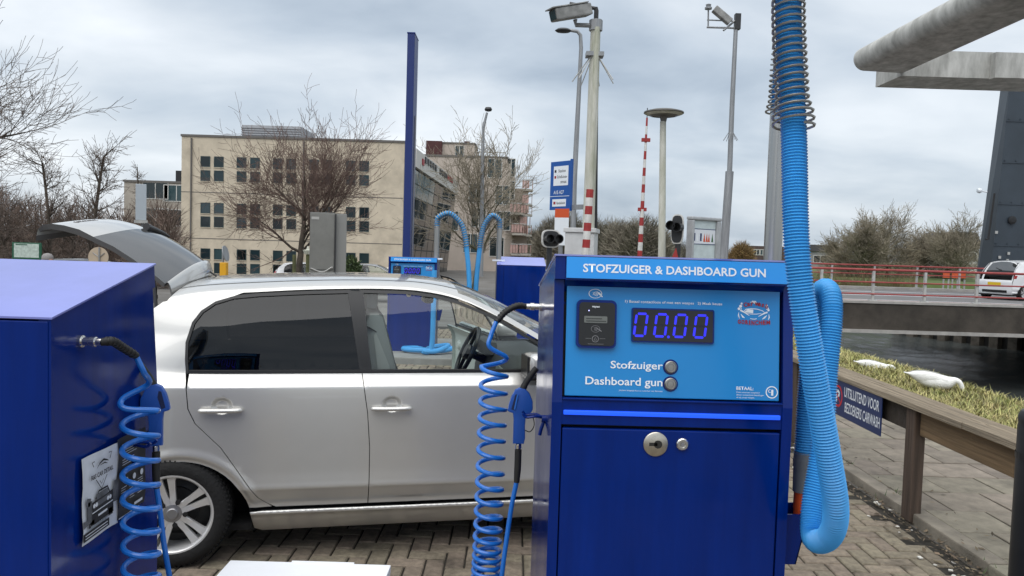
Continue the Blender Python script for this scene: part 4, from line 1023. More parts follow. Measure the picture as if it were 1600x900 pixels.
    for x in [2.20, 2.32, 2.44, 2.56, 2.68, 2.8, 2.88, 2.93]:
        zs_ = interp([(2.17, 1.012), (2.30, .985), (2.55, .93), (2.75, .865), (2.88, .79), (2.95, .70)], x); ye = SY(x, zs_)
        bon.append([(x + .10 * (1 - (k / 6) ** 2), ye * k / 6, zs_ + .045 * (1 - (k / 6) ** 2)) for k in range(-6, 7)])
    MB().grid(bon).build('bonnet', paint, t, smooth=True)
    fr = [[(2.93 + .13 * (1 - (k / 6) ** 2) - .02 * abs(z - .5), SY(2.93, .5) * k / 6, z) for k in range(-6, 7)] for z in (.19, .26, .34, .5, .62, .74)]
    MB().grid(fr).build('front_bumper', paint, t, smooth=True)
    MB().box(3.045, 3.066, -.38, .38, .27, .40).build('front_grille', m_trim, t)
    # tail: bumper
    rb = [[(-.555 - .055 * (1 - (k / 8) ** 4) + bx, SY(-.545, .5) * k / 8, z) for k in range(-8, 9)] for z, bx in ((.20, .05), (.26, .01), (.36, -.005), (.50, 0), (.62, -.008), (.70, -.002), (.74, .03), (.745, .12))]
    bu = MB().grid(rb).build('rear_bumper', paint, t, smooth=True)
    MB().grid([[(x - .006, y, z) for x, y, z in r[2:-2]] for r in rb[1:3]]).build('lower_valance', m_trim, bu, smooth=True)
    pl = MB().box(-.627, -.617, -.26, .26, .54, .65).build('number_plate', m_plate, bu)
    hp = [(rx_(-.10, u) + .02, section(-.10, u)[0] - .02 * (1 - u), section(rx_(-.10, u), u)[1] - .022) for u in T]
    MB().tube([(x, -y, z) for x, y, z in hp] + [(x, y, z) for x, y, z in hp[-2::-1]], .022, 8).build('rear_header', paint, t, smooth=True)
    for s in (-1, 1): MB().tube(catmull([(-.06, s * .545, 1.355), (-.17, s * .565, 1.26), (-.32, s * .585, 1.08), (-.42, s * .60, .86), (-.46, s * .60, .74)], 5), .035, 8).build('rear_pillar', paint, t, smooth=True)
    # load bay
    MB().box(-.5, .5, -.55, .55, .42, .44).build('boot_floor', m_dash, t)
    # tailgate
    prof = [(.0, -.015), (.03, .004), (.06, .003), (.095, -.004), (.118, -.014), (.122, -.022), (.115, -.030), (.112, -.034), (.165, -.10), (.235, -.20), (.295, -.30), (.328, -.385), (.335, -.40), (.365, -.47), (.388, -.545), (.398, -.61), (.392, -.655), (.370, -.680), (.33, -.690)]
    th = rad(gate); ct, st = math.cos(th), math.sin(th); HX, HZ = -.045, 1.462
    def gate_pt(i, b, zr, v):
        b *= .89; zr *= .89; hwid = lerp(.50, .60, min(1, max(0, -zr / .45))); y = v * hwid
        b2 = b - .045 * v * v * min(1, .3 + -zr * 2); z2 = zr - .012 * v ** 4; dr_ = .10 * abs(v) ** 2.6 * max(0, 1 + zr / .4)
        X, Z = b2 * ct - z2 * st, b2 * st + z2 * ct
        return (HX + .055 - .10 * v * v * (1 if gate else .6) - X, y, HZ + Z - dr_)
    V = [-1 + i / 8 for i in range(17)]
    inner = [(b - .035 * (1 if i > 6 else .4), z - .02) for i, (b, z) in enumerate(prof)]
    def rows_of(i0, i1, V=V): return [[gate_pt(i, *prof[i], v) for v in V] for i in range(i0, i1 + 1)]
    tg = thing_part('tailgate', t)
    MB().grid(rows_of(0, 7)).build('spoiler', paint, tg, smooth=True, angle=50)
    MB().grid(rows_of(7, 12)).build('rear_glass', gate_glass, tg, smooth=True)
    black = paint is m_wpaint
    MB().grid(rows_of(12, len(prof) - 1)).build('gate_panel', m_trim if black else paint, tg, smooth=True, angle=50)
    edge = MB()
    for sgn in (-1, 1):
        edge.grid([[gate_pt(i, *prof[i], sgn) for i in range(len(prof))], [gate_pt(i, inner[i][0], inner[i][1], sgn * .97) for i in range(len(prof))]])
    edge.grid([[gate_pt(i, *inner[i], v * .97) for v in V] for i in range(len(prof))])
    edge.grid([[gate_pt(len(prof)-1, *prof[-1], v) for v in V], [gate_pt(len(prof)-1, *inner[-1], v * .97) for v in V]])
    edge.build('gate_inner', mat('gate_grey_trim', (.16, .16, .16), .6), tg, smooth=True, angle=40)
    # wiper on the glass near its lower end
    wp = [gate_pt(0, b + .012, z - .002, v) for b, z, v in ((.338, -.385, -.02), (.325, -.365, .10), (.30, -.315, .30), (.285, -.285, .42))]
    MB().tube(catmull(wp, 5), lambda u: .022 - .013 * u, 10).build('wiper', m_trim, tg, smooth=True)
    # lettering on the panel
    lt = thing_part('badge', tg)
    for k in range(9):
        c_ = [gate_pt(0, .396, -.585, -.80 + k * .040 + d) for d in (0, .022)]; c2 = [gate_pt(0, .391, -.570 + (.006 if k == 0 else 0), -.80 + k * .040 + d) for d in (0, .022)]
        MB().tube([Vector(c_[0]), Vector(c2[0]), Vector(c2[1]), Vector(c_[1])][: 4 if k % 2 else 3], .0022, 4).build('letter', mat('badge_chrome', (.08, .08, .085), .3, .6), lt)
    sb = []
    for s in (-1, 1):
        a = gate_pt(0, .10, -.12, s * .93); MB().cyl((HX - .10, s * .60, HZ - .30 + .0), a, .009, 8).build('gas_strut', m_trim, tg)
    # aerial
    MB().tube([(.05, 0, zc(.05)), (-.06, 0, zc(.05) + .075)], [.006, .003], 6).build('aerial', m_trim, rf)
    # interior
    if interior:
        for y0 in (-.36, .36):
            so = thing_part('front_seat', t)
            bk = [(x_ + .20, z_) for x_, z_ in [(.92, .40), (1.30, .42), (1.34, .50), (1.28, .56), (1.04, .52), (.98, .60), (.90, 1.02), (.845, 1.22), (.82, 1.31), (.72, 1.31), (.735, 1.12), (.83, .60), (.86, .46)]]
            bm = bmesh.new(); vs = [bm.verts.new((x, y0 - .23, z)) for x, z in chaikin(bk, 1)]; f = bm.faces.new(vs)
            r = bmesh.ops.extrude_face_region(bm, geom=[f]); bmesh.ops.translate(bm, verts=[v for v in r['geom'] if isinstance(v, bmesh.types.BMVert)], vec=(0, .46, 0))
            bmesh.ops.bevel(bm, geom=[e for e in bm.edges if abs(e.verts[0].co.y - e.verts[1].co.y) < 1e-6], offset=.03, segments=2, profile=.6, affect='EDGES')
            MB().frombm(bm).build('seat_back', m_seat, so, smooth=True, angle=40)
            MB().bbox(.925, .995, y0 - .13, y0 + .13, 1.325, 1.455, .03).build('headrest', m_seat, so, smooth=True)
            MB().tube(catmull([(.86, y0 + math.copysign(.30, y0), 1.28), (1.02, y0 + math.copysign(.18, y0), 1.16), (1.16, y0, .85)], 6), .022, 4, sq=.12).build('seat_belt', m_trim, so)
            MB().prism([(1.04, .66), (1.13, .66), (1.06, 1.02), (.985, 1.20), (.97, 1.19)], 'y', y0 - .245, y0 - .2).build('seat_bolster', m_seat2, so)
        rs = thing_part('rear_seat', t)
        MB().prism(chaikin([(.05, .45), (.45, .47), (.46, .56), (.15, .56), (.02, .95), (-.10, .98), (-.06, .5)], 1), 'y', -.6, .6).build('bench', m_dash, rs, smooth=True)
        da = MB().prism(chaikin([(1.78, .62), (1.76, .80), (1.80, .96), (1.86, 1.005), (2.0, 1.005), (2.2, 1.01), (2.2, .6)], 1), 'y', -.68, .68).build('dashboard', m_dash, t, smooth=True)
        MB().prism(chaikin([(1.765, .83), (1.772, .95), (1.78, .95), (1.778, .83)], 1), 'y', -.66, -.10).build('dash_panel', m_dash2, da, smooth=True)
        MB().bbox(1.74, 1.84, .18, .56, .96, 1.06, .03).build('instrument_binnacle', m_dash, da, smooth=True)
        stw = thing_part('steering_wheel', t); Mw = Mloc(1.66, .37, .965, 0, rad(-66)); 
        MB().tube([(.178 * math.cos(2*math.pi*i/28), .178 * math.sin(2*math.pi*i/28), 0) for i in range(28)], .0155, 8, closed=True, M=Mw).build('wheel_rim', m_trim, stw, smooth=True)
        sp_ = MB().lathe([(0, .02), (.05, .02), (.06, 0), (.05, -.03), (0, -.03)], 16, Mw)
        for a in (0, 180, 270 - 90): sp_.tube([(.04 * math.cos(rad(a)), .04 * math.sin(rad(a)), 0), (.17 * math.cos(rad(a)), .17 * math.sin(rad(a)), 0)], .014, 6, M=Mw)
        sp_.tube([(-.04, 0, 0), (-.17, 0, 0)], .014, 6, M=Mw); sp_.cyl((0, 0, -.02), (0, 0, -.22), .03, 10, M=Mw); sp_.build('wheel_hub', m_trim, stw, smooth=True)
        MB().bbox(1.30, 1.36, -.10, .10, 1.335, 1.395, .015).build('rear_view_mirror', m_trim, t)
    # wheels
    for cx in (0, 2.42):
        for s in (-1, 1):
            w = make_wheel('wheel', t, (cx - (.035 if cx == 0 else 0), s * .715, .286), s > 0)
            for nm, me, subs in WHEEL:
                o = link(nm, me, w)
                for n2, m2 in subs: link(n2, m2, w)
    return t
CY = rad(12.5); W0 = at(280, 808, 3.87)
car_loc = (W0.x - .79 * math.sin(CY), W0.y + .79 * math.cos(CY), 0)
car1 = build_car('hatchback_car', 'silver five-door hatchback with its tailgate raised, parked behind the machines', car_loc, CY, m_silver, 88, open_left=82)
pb = at(1560, 468, 29.3)
car2 = build_car('hatchback_car', 'white hatchback driving across the bridge at the right edge', (19.0, 29.6, .352), rad(22), m_wpaint, 0)
MATMAP = {}
def car_copy(label, loc, rz, paint, group):
    c = dup(car2, label, loc, rz, group)
    for o in c.children_recursive:
        if o.type == 'MESH' and o.data.materials and o.data.materials[0] is m_wpaint:
            o.material_slots[0].link = 'OBJECT'; o.material_slots[0].material = paint
    return c
# ================================================================ RIGHT BANK: rail, sign, bollard, swans
m_wood = mat('weathered_wood', (.20, .165, .12), .85, var=.45, vs=3, stretch=(8, .35, 8), bump=.5, bs=12)
m_woodg = mat('grey_decking', (.30, .245, .175), .88, var=.4, vs=3, stretch=(14, .3, 14), bump=.6, bs=14)
m_woodd = mat('dark_timber', (.055, .043, .033), .85, var=.4, vs=4, bump=.5, bs=20)
m_woodb = mat('brown_beam', (.19, .125, .066), .8, var=.4, vs=3, stretch=(10, .4, 10), bump=.4, bs=10)
gr_ = thing('wooden_guard_rail', 'low weathered wooden rail with planked top between paving and canal', 'guard rail', (2.66, 4.95, 0))
for y in (-4.1, -2.05, 0, 2.05, 4.1):
    MB().bbox(-.045, .03, y - .055, y + .055, 0, .742, .006).build('post', mat('rail_post_wood', (.085, .058, .042), .8, var=.4, vs=4, stretch=(8, 8, .4), bump=.4, bs=12), gr_)
def plank(x0, x1, y0, y1, z0, z1, m, nm, ridges=0):
    mb = MB()
    if ridges:
        n = ridges; prof = []
        for i in range(n):
            a = lerp(x0, x1, i / n); b = lerp(x0, x1, (i + 1) / n); prof += [(a + .001, z1 - .003), (lerp(a, b, .2), z1), (lerp(a, b, .8), z1), (b - .001, z1 - .003)]
        mb.prism([(x0, z0)] + prof + [(x1, z0)], 'y', y0, y1)
    else: mb.bbox(x0, x1, y0, y1, z0, z1, .005)
    return mb.build(nm, m, gr_)
for y0, y1, dz in ((-4.4, -1.45, -.004), (-1.438, -.62, .002), (-.608, 2.3, 0), (2.312, 4.5, .001)):
    plank(-.075, .034, y0, y1, .745 + dz, .783 + dz, m_woodg, 'top_plank', 9); plank(.042, .150, y0 - .03, y1 - .03, .745 + dz, .782 + dz, m_woodg, 'top_plank', 9)
plank(-.012, .045, -2.0, -.062, .575, .735, m_woodb, 'beam'); plank(-.012, .045, .062, 2.0, .575, .735, m_woodd, 'beam'); plank(-.012, .045, 2.1, 4.1, .575, .735, m_woodd, 'beam'); plank(-.012, .045, -4.0, -2.1, .575, .735, m_woodb, 'beam')
# sign
m_sblue = mat('sign_navy', (.010, .028, .115), .4)
sg = thing('parking_sign', 'navy sign on the wooden rail reading UITSLUITEND VOOR BEZOEKERS CARWASH', 'sign', (2.60, 5.70, .60), rad(-90))
MB().bbox(-.41, .40, -.004, .004, -.135, .148, .003).build('board', m_sblue, sg)
q = MB(); ring(q, (-.315, -.004, .015), .078, .018); 
q.add([(-.315 - .045, -.0053, .065), (-.315 - .055, -.0053, .055), (-.315 + .045, -.0053, -.035), (-.315 + .055, -.0053, -.025)], [(0, 1, 2, 3)])
me = q.mesh('prohibition_ring', mat('sign_red', (.55, .02, .03), .45)); link('prohibition_ring', me, sg)
text('P', .065, .10, m_white, sg, Mloc(-.345, -.0042, -.036), bold=.03)
text('UITSLUITEND VOOR', .565, .078, m_white, sg, Mloc(-.200, -.0042, .030), bold=.012); text('BEZOEKERS CARWASH', .565, .078, m_white, sg, Mloc(-.180, -.0042, -.085), bold=.012)
bo = thing('bollard', 'black cylindrical bollard at the right edge of the picture', 'bollard', (1.855, 2.62, 0))
MB().lathe([(0, 0), (.085, 0), (.085, 1.13), (.083, 1.14), (.085, 1.15), (.085, 1.165), (.075, 1.185), (.045, 1.20), (.02, 1.205), (.02, 1.225), (0, 1.23)], 28).build('shaft', mat('bollard_black', (.012, .013, .015), .42, var=.2, vs=8), bo, smooth=True, angle=30)
MB().lathe([(.0875, 1.02), (.0875, 1.04)], 28, cap=False).build('band', m_trim, bo)

# swans: one continuous body from tail to head, with folded wings and a bill
m_swan = mat('swan_feathers', (.88, .875, .85), .85, var=.10, vs=7, bump=.5, bs=30, stretch=(1, 2.5, 2.5)); m_bill = mat('swan_bill', (.55, .16, .02), .5)
def swan(label, loc, rz, s=1, head=1):
    t = thing('swan', label, 'swan', loc, rz, 'swans on the canal bank'); t.scale = (s, s, s)
    # x towards the head
    spine = [(-.50, 0, .40), (-.42, 0, .385), (-.28, 0, .335), (-.10, 0, .285), (.10, 0, .265), (.24, 0, .275), (.33, 0, .305), (.40, 0, .325), (.47, 0, .29), (.515, 0, .20), (.535, 0, .10), (.560, 0, .035), (.61, 0, .005)]
    rr = [.015, .05, .105, .155, .172, .150, .105, .070, .055, .047, .043, .048, .020]
    pts = catmull(spine, 5); rad_ = []
    for i in range(len(pts)): u = i / 5; k = min(int(u), len(rr) - 2); rad_.append(lerp(rr[k], rr[k + 1], u - k))
    MB().tube(pts, rad_, 16, sq=.92).build('body', m_swan, t, smooth=True, angle=80)
    for sd in (-1, 1):
        rows = []
        for i in range(11):
            u = i / 10; x = lerp(.24, -.56, u); zc_ = lerp(.315, .415, u ** 1.2); h = .115 * math.sin(max(.03, min(1, u * 1.02 + .10)) * math.pi) ** .6 + .012; yo = (.145 * math.sin(min(1, .22 + (1 - u) * .9) * math.pi * .62) + .012)
            rows.append([(x, sd * (yo * math.cos(a * .9) ** .5 if abs(a) < 1.5 else 0.02), zc_ + h * math.sin(a)) for a in (-1.0, -.6, -.2, .2, .6, 1.0, 1.3)])
        MB().grid(rows).build('wing', m_swan, t, smooth=True, angle=80)
    MB().tube([(.595, 0, .016), (.645, 0, -.004), (.675, 0, -.014)], [.017, .014, .006], 8).build('bill', m_bill, t, smooth=True)
    for sd in (-1, 1):
        MB().tube([(.02, sd * .06, .16), (.03, sd * .06, .08), (.0, sd * .06, .0), (.03, sd * .06, .0), (.09, sd * .06, .0)], [.011, .011, .011, .014, .03], 6).build('leg', m_rubber, t)
    return t
swan('larger white swan grazing with its neck bent down, in front of dark water', (5.56, 10.0, -.04), rad(-26), .63)
swan('white swan farther left, half hidden in the bank grass', (5.60, 11.7, -.10), rad(-24), .55)
swan('swan low on the bank just left of the black bollard top', (6.06, 8.95, -.30), rad(-150), .7)

# ================================================================ BRIDGE
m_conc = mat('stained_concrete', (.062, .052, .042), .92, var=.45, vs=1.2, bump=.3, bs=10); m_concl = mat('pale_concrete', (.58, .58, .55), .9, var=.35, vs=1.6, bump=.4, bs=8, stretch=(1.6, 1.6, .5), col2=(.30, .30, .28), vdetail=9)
m_asph = mat('bridge_asphalt', (.17, .165, .165), .92, var=.15, vs=2); m_redw = mat('red_cycle_lane', (.22, .12, .105), .92, var=.15, vs=2)
br = thing('canal_bridge', 'concrete road bridge crossing the canal at the right', 'bridge', (6, 24, 0))
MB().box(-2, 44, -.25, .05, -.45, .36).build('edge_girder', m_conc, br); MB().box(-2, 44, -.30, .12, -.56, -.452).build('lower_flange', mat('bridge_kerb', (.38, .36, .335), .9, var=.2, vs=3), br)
MB().box(-2, 44, .05, 12.4, .20, .335).build('deck', m_asph, br)
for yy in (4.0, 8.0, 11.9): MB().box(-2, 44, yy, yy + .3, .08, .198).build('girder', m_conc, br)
MB().box(-2, 44, -.28, .22, .361, .43).build('kerb', mat('bridge_kerb', (.38, .36, .335), .9, var=.2, vs=3), br)
MB().box(-2, 44, 11.9, 12.45, .339, .46).build('kerb', mat('bridge_kerb', (.38, .36, .335), .9, var=.2, vs=3), br)
MB().box(-2, 44, .221, 2.2, .336, .345).build('cycle_lane', m_redw, br)
for yy in (2.3, 5.9, 9.2): MB().box(-2, 44, yy, yy + .14, .3360, .3405).build('lane_line', m_white, br)
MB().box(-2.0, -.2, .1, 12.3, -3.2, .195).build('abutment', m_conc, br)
m_rred = mat('railing_red', (.34, .062, .058), .5, var=.25, vs=4); m_rgrey = mat('railing_grey', (.46, .46, .44), .55, var=.2, vs=6)
def railing(label, y, z0, x0, x1, step, h, ph=0):
    t = thing('bridge_railing', label, 'railing', (x0, y, z0), 0, 'bridge railings')
    n = int((x1 - x0) / step)
    for i in range(n + 1):
        x = i * step + ph
        MB().box(x - .035, x + .035, -.04, .04, .03, h - .04).box(x - .11, x + .11, -.07, .07, 0, .03).build('post', m_rgrey, t)
    for k, (zz_, r) in enumerate(((h, .038), (h * .60, .024), (h * .22, .024))):
        MB().tube([(-.5, -.055 if k else 0, zz_), (x1 - x0 + 1, -.055 if k else 0, zz_)], r, 10).build('rail', m_rred, t, smooth=True)
    return t
railing('near red railing of the bridge over the canal', 24.0, .43, 8.1 - .12, 40, 1.62, .97, .06)
railing('far red railing across the bridge roadway', 36.1, .46, 7.0, 22.3, 2.0, 1.0)
# bollards and barriers behind the far railing
m_hviz = mat('barrier_orange', (.75, .13, .04), .5)
for k, (px, h_) in enumerate(((1478, .95), (1492, .9), (1503, 1.0))):
    p = at(px, 440, 39); t = thing('road_barrier', ('orange road barrier nearest the bridge tower', 'orange road barrier in the middle of three', 'orange road barrier farthest from the bridge tower')[2 - k], 'barrier', (p.x, 39, .3), 0, 'orange barriers by the tower')
    MB().box(-.16, .16, -.03, .03, .62, h_).build('board', m_hviz, t); [MB().box(x_, x_ + .06, -.03, .03, 0, .55).build('leg', m_rgrey, t) for x_ in (-.16, .10)]
# steel tower of the lifting bridge
m_tow = mat('tower_steel', (.040, .055, .072), .5, var=.2, vs=.6); m_tow2 = mat('tower_steel_side', (.040, .055, .072), .5, var=.2, vs=.6)
tw = thing('bridge_tower', 'dark blue-grey steel tower of the lifting bridge at the right edge', 'bridge tower', (23.5, 38, .3))
def P38(px, py, Y): return at(px, py, Y) - Vector((23.5, 38, .3))
b = [P38(1545, 446, 38), P38(1521, 446, 39.4)]; tp_ = [P38(1578, 128, 38), P38(1564, 128, 39.4)]
vb = [b[0], Vector((b[0].x + 6, b[0].y, b[0].z)), Vector((b[0].x + 6, 3.2, b[0].z)), Vector((b[1].x, 1.4, b[0].z))]
vt = [tp_[0], Vector((tp_[0].x + 5.2, tp_[0].y, tp_[0].z)), Vector((tp_[0].x + 5.2, 3.0, tp_[0].z)), Vector((tp_[1].x, 1.4, tp_[0].z))]
for v in vb: v.z = -.8
MB().add(vb + vt, [(0, 1, 2, 3), (7, 6, 5, 4), (0, 4, 5, 1), (1, 5, 6, 2), (2, 6, 7, 3), (3, 7, 4, 0)]).build('column', m_tow, tw)
for py in (190, 255, 320, 385):
    c_ = P38(1580, py, 37.99); sx_ = P38(1545 + (446 - py) * .104, py, 37.99)
    MB().box(sx_.x + .02, sx_.x + 5.0, c_.y - .02, c_.y + .012, c_.z, c_.z + .05).build('plate_joint', m_tow, tw)
    for k in range(9): MB().cbox((sx_.x + .15 + k * .55, c_.y - .03, c_.z + .12), (.05, .03, .05)).build('bolt', m_tow, tw)
def on_tower(px, py): return P38(px, py, 37.95)
q = on_tower(1581, 344); MB().lathe([(0, 0), (.20, 0), (.20, .06), (.10, .08), (0, .08)], 16, Matrix.Translation(q) @ Matrix.Rotation(rad(90), 4, 'X')).build('horn', m_trim, tw)
for k, (px, py) in enumerate(((1557, 363), (1576, 396), (1562, 402), (1574, 407))):
    q = on_tower(px, py); MB().cbox(q, (.12, .04, .14)).build('fixing', m_rgrey, tw)
q0, q1, q2 = on_tower(1554, 302), on_tower(1544, 374), on_tower(1540, 374)
MB().tube([q0, q1, q2], .05, 6).build('cable_duct', m_trim, tw)
q = on_tower(1530, 298); MB().lathe([(0, -.1), (.10, -.08), (.13, 0), (.10, .1), (0, .12)], 12, Matrix.Translation(q) @ Matrix.Rotation(rad(80), 4, 'Y')).cyl(q, q + Vector((.45, .1, -.05)), .03, 6).build('floodlight', m_white, tw, smooth=True)
# concrete balance beams above the road
bb = thing('balance_beam', 'pale concrete counterweight beams of the lifting bridge overhead', 'bridge beam', (16, 30, 8.5))
o_ = Vector((16, 30, 8.5))
A = at(1350, 93, 30) - o_; B = at(1700, -88, 20) - o_
d = (B - A); d.z = 0; d.normalize(); n_ = Vector((-d.y, d.x, 0)) * -1
if n_.x < 0: n_ = -n_
r_ = .43
prof = [(-r_ * math.sin(a) , r_ * math.cos(a)) for a in [rad(i * 15) for i in range(0, 13)]] + [(1.6, -r_), (1.6, r_)]
vs = []
for c_ in (A, B):
    for a_, z_ in prof: vs.append(c_ + n_ * a_ + Vector((0, 0, z_)))
n = len(prof); MB().add(vs, [tuple(range(n)), tuple(range(2*n-1, n-1, -1))] + [(i, i+n, (i+1) % n + n, (i+1) % n) for i in range(n)]).build('rounded_beam', m_concl, bb, smooth=True, angle=25)
c0, c1 = at(1422, 119, 30.2) - o_, at(1700, 128, 30.2) - o_
MB().box(c0.x - .4, c1.x, .1, 2.2, c0.z - .02, c0.z + .98).build('cross_beam', m_concl, bb)
MB().box(c1.x - 3.9, c1.x, -.25, .095, c0.z - .06, c0.z + .9).build('beam_cover', m_concl, bb)
# timber piles and quay under the tower
ab = thing('quay_wall', 'dark sheet-pile quay under the bridge tower', 'quay wall', (21.4, 43, -3.2), math.atan2(-7, 2.9))
MB().box(.25, 26, .35, 14, 0, 2.85).build('wall', mat('quay_dark', (.02, .02, .02), .9), ab)
for k in range(18): MB().box(k * .95, k * .95 + .45, .0, .35, 0, 2.95).build('pile', mat('pile_wood', (.12, .105, .085), .9, var=.5, vs=3), ab)
MB().box(0, 26, -.06, -.002, 2.3, 2.55).build('waling', mat('pile_wood', (.12, .105, .085), .9, var=.5, vs=3), ab)

# ================================================================ BUILDINGS
def pal(name, c, **k): return mat(name, c, .9, var=.10, vs=.35, bump=.2, bs=6, **k)
m_beige = mat('beige_render', (.61, .53, .41), .93, var=.14, vs=1.2, bump=.5, bs=7, vdetail=8, stain=.18, ss=.35); m_pane = mat('dark_window_glass', (.018, .036, .042), .06, 0, spec=.5, rnd='object', rv=.85); m_wframe = mat('teal_window_frame', (.02, .045, .05), .5)
m_roofedge = mat('roof_edge_grey', (.14, .13, .12), .8)
BY = 56
bl = thing('office_building', 'beige rendered block with pairs of small square windows behind the silver car', 'building', (-16, BY, -.8))
def rel(px, py, Y, o): return at(px, py, Y) - Vector(o.location)
a0, a1 = rel(284, 213, BY, bl), rel(632, 225, BY, bl); zt_b = a0.z
MB().box(a0.x, a1.x, 0, 14, 0, zt_b).build('wall', m_beige, bl)
MB().box(a0.x - .35, a0.x - .003, 1.2, 14, 0, zt_b - 1.15).build('side_wall', m_beige, bl)
MB().box(a0.x - .06, a1.x + .06, -.07, 14.05, zt_b + .003, zt_b + .16).build('parapet', m_roofedge, bl)
rb_ = rel(378, 195, 58, bl); rb2 = rel(470, 200, 58, bl)
ph = MB().box(rb_.x, rb2.x, 2, 6, zt_b + .2, rb_.z).build('roof_plant', mat('plant_louvre', (.36, .37, .39), .6), bl)
lv = [MB().box(rb_.x - .04, rb2.x + .04, 1.93, 1.995, zt_b + .35 + k * .17, zt_b + .43 + k * .17).build('louvre', mat('plant_louvre', (.22, .23, .25), .6), ph) for k in range(5)]
ww, wh = .70, .78
fr_ = MB(); e_ = .05; fr_.box(-ww/2, ww/2, -.03, .02, -wh/2, -wh/2 + e_).box(-ww/2, ww/2, -.03, .02, wh/2 - e_, wh/2).box(-ww/2, -ww/2 + e_, -.03, .02, -wh/2 + e_, wh/2 - e_).box(ww/2 - e_, ww/2, -.03, .02, -wh/2 + e_, wh/2 - e_)
f_me = fr_.mesh('window', m_wframe); p_me = MB().box(-ww/2 + e_, ww/2 - e_, -.012, -.004, -wh/2 + e_, wh/2 - e_).mesh('pane', m_pane); si_me = MB().box(-ww/2 - .02, ww/2 + .02, -.06, -.003, -wh/2 - .04, -wh/2 - .002).mesh('sill', m_beige)
cols = [321, 342, 377.5, 398.5, 434, 455, 490.5, 511.5, 548, 569]
r0_ = [(252.5, 321), (274.5, 321), (325, 321), (346.5, 321), (396.5, 321), (418.5, 321)]
for py, px0 in r0_:
    zc0 = rel(321, py, BY, bl).z
    for px in cols:
        x = rel(px, py + (px - 321) * .03, BY, bl).x
        w_ = link('window', f_me, bl); w_.location = (x, 0, zc0); link('pane', p_me, w_); link('sill', si_me, w_)
for px in (299, 474): x = rel(px, 300, BY, bl).x; MB().tube([(x, -.08, 0), (x, -.08, zt_b - .1)], .06, 8).build('drainpipe', m_roofedge, bl)
for py in (300, 372): z_ = rel(284, py, BY, bl).z; MB().box(a0.x, a1.x, -.012, -.002, z_, z_ + .05).build('render_joint', m_roofedge, bl)
# glazed wing receding behind the corner, leaning outward
gw = thing('glazed_wing', 'slanted glass facade with red-lettered fascia right of the blue post', 'building', (-8, 56.5, -.8))
g0b, g0t = rel(640, 432, 57, gw), rel(645, 262, 57, gw); g1b, g1t = rel(702, 425, 80, gw), rel(712, 306, 80, gw)
g0b.x = g0t.x - .9; g1b.x = g1t.x - .7
NC, NR = 9, 8
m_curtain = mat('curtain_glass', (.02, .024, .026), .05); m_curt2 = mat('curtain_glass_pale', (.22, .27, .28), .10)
def gp(u, v): return (g0b.lerp(g1b, u)).lerp(g0t.lerp(g1t, u), v)
nrm = (gp(1, 0) - gp(0, 0)).cross(gp(0, 1) - gp(0, 0)).normalized()
if nrm.x < 0: nrm = -nrm
for i in range(NC):
    for j in range(NR):
        u0_, u1_, v0_, v1_ = (i + .04) / NC, (i + .96) / NC, (j + .04) / NR, (j + .96) / NR
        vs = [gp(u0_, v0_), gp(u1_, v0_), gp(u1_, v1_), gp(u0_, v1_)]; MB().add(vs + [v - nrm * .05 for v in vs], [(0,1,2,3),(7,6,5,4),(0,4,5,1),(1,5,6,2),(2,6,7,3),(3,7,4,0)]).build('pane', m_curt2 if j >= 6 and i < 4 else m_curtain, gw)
back_ = MB().add([gp(0, 0) - nrm * .06, gp(1, 0) - nrm * .06, gp(1, 1) - nrm * .06, gp(0, 1) - nrm * .06, gp(0, 0) - nrm * 3, gp(1, 0) - nrm * 3, gp(1, 1) - nrm * 3, gp(0, 1) - nrm * 3], [(0,1,2,3),(7,6,5,4),(0,4,5,1),(1,5,6,2),(2,6,7,3),(3,7,4,0)]).build('frame', mat('mullion_grey', (.13, .135, .135), .6), gw)
f0_, f1_ = gp(0, 1), gp(1, 1)
fa = [f0_ + nrm * .25 + Vector((0, 0, .1)), f1_ + nrm * .25 + Vector((0, 0, .1)), f1_ + nrm * .25 + Vector((0, 0, 1.45)), f0_ + nrm * .25 + Vector((0, 0, 1.45))]
fs_ = MB().add(fa + [v - nrm * 2.5 for v in fa], [(0,1,2,3),(7,6,5,4),(0,4,5,1),(1,5,6,2),(2,6,7,3),(3,7,4,0)]).build('fascia', mat('fascia_white', (.60, .58, .55), .7), gw)
lp_ = MB()
dirf = (fa[1] - fa[0])
for k in range(14):
    u0_ = .10 + k * .052
    if k in (6,): continue
    m__ = m_red if k in (0, 11, 12, 13) else m_trim
    c_ = fa[0] + dirf * u0_ + nrm * .08 + Vector((0, 0, .75 if k else .45)); e_ = dirf * .030
    vs = [c_, c_ + e_, c_ + e_ + Vector((0, 0, .48)), c_ + Vector((0, 0, .48))]; MB().add(vs + [v - nrm * .06 for v in vs], [(0,1,2,3),(7,6,5,4),(0,4,5,1),(1,5,6,2),(2,6,7,3),(3,7,4,0)]).build('fascia_letter', m__, fs_)
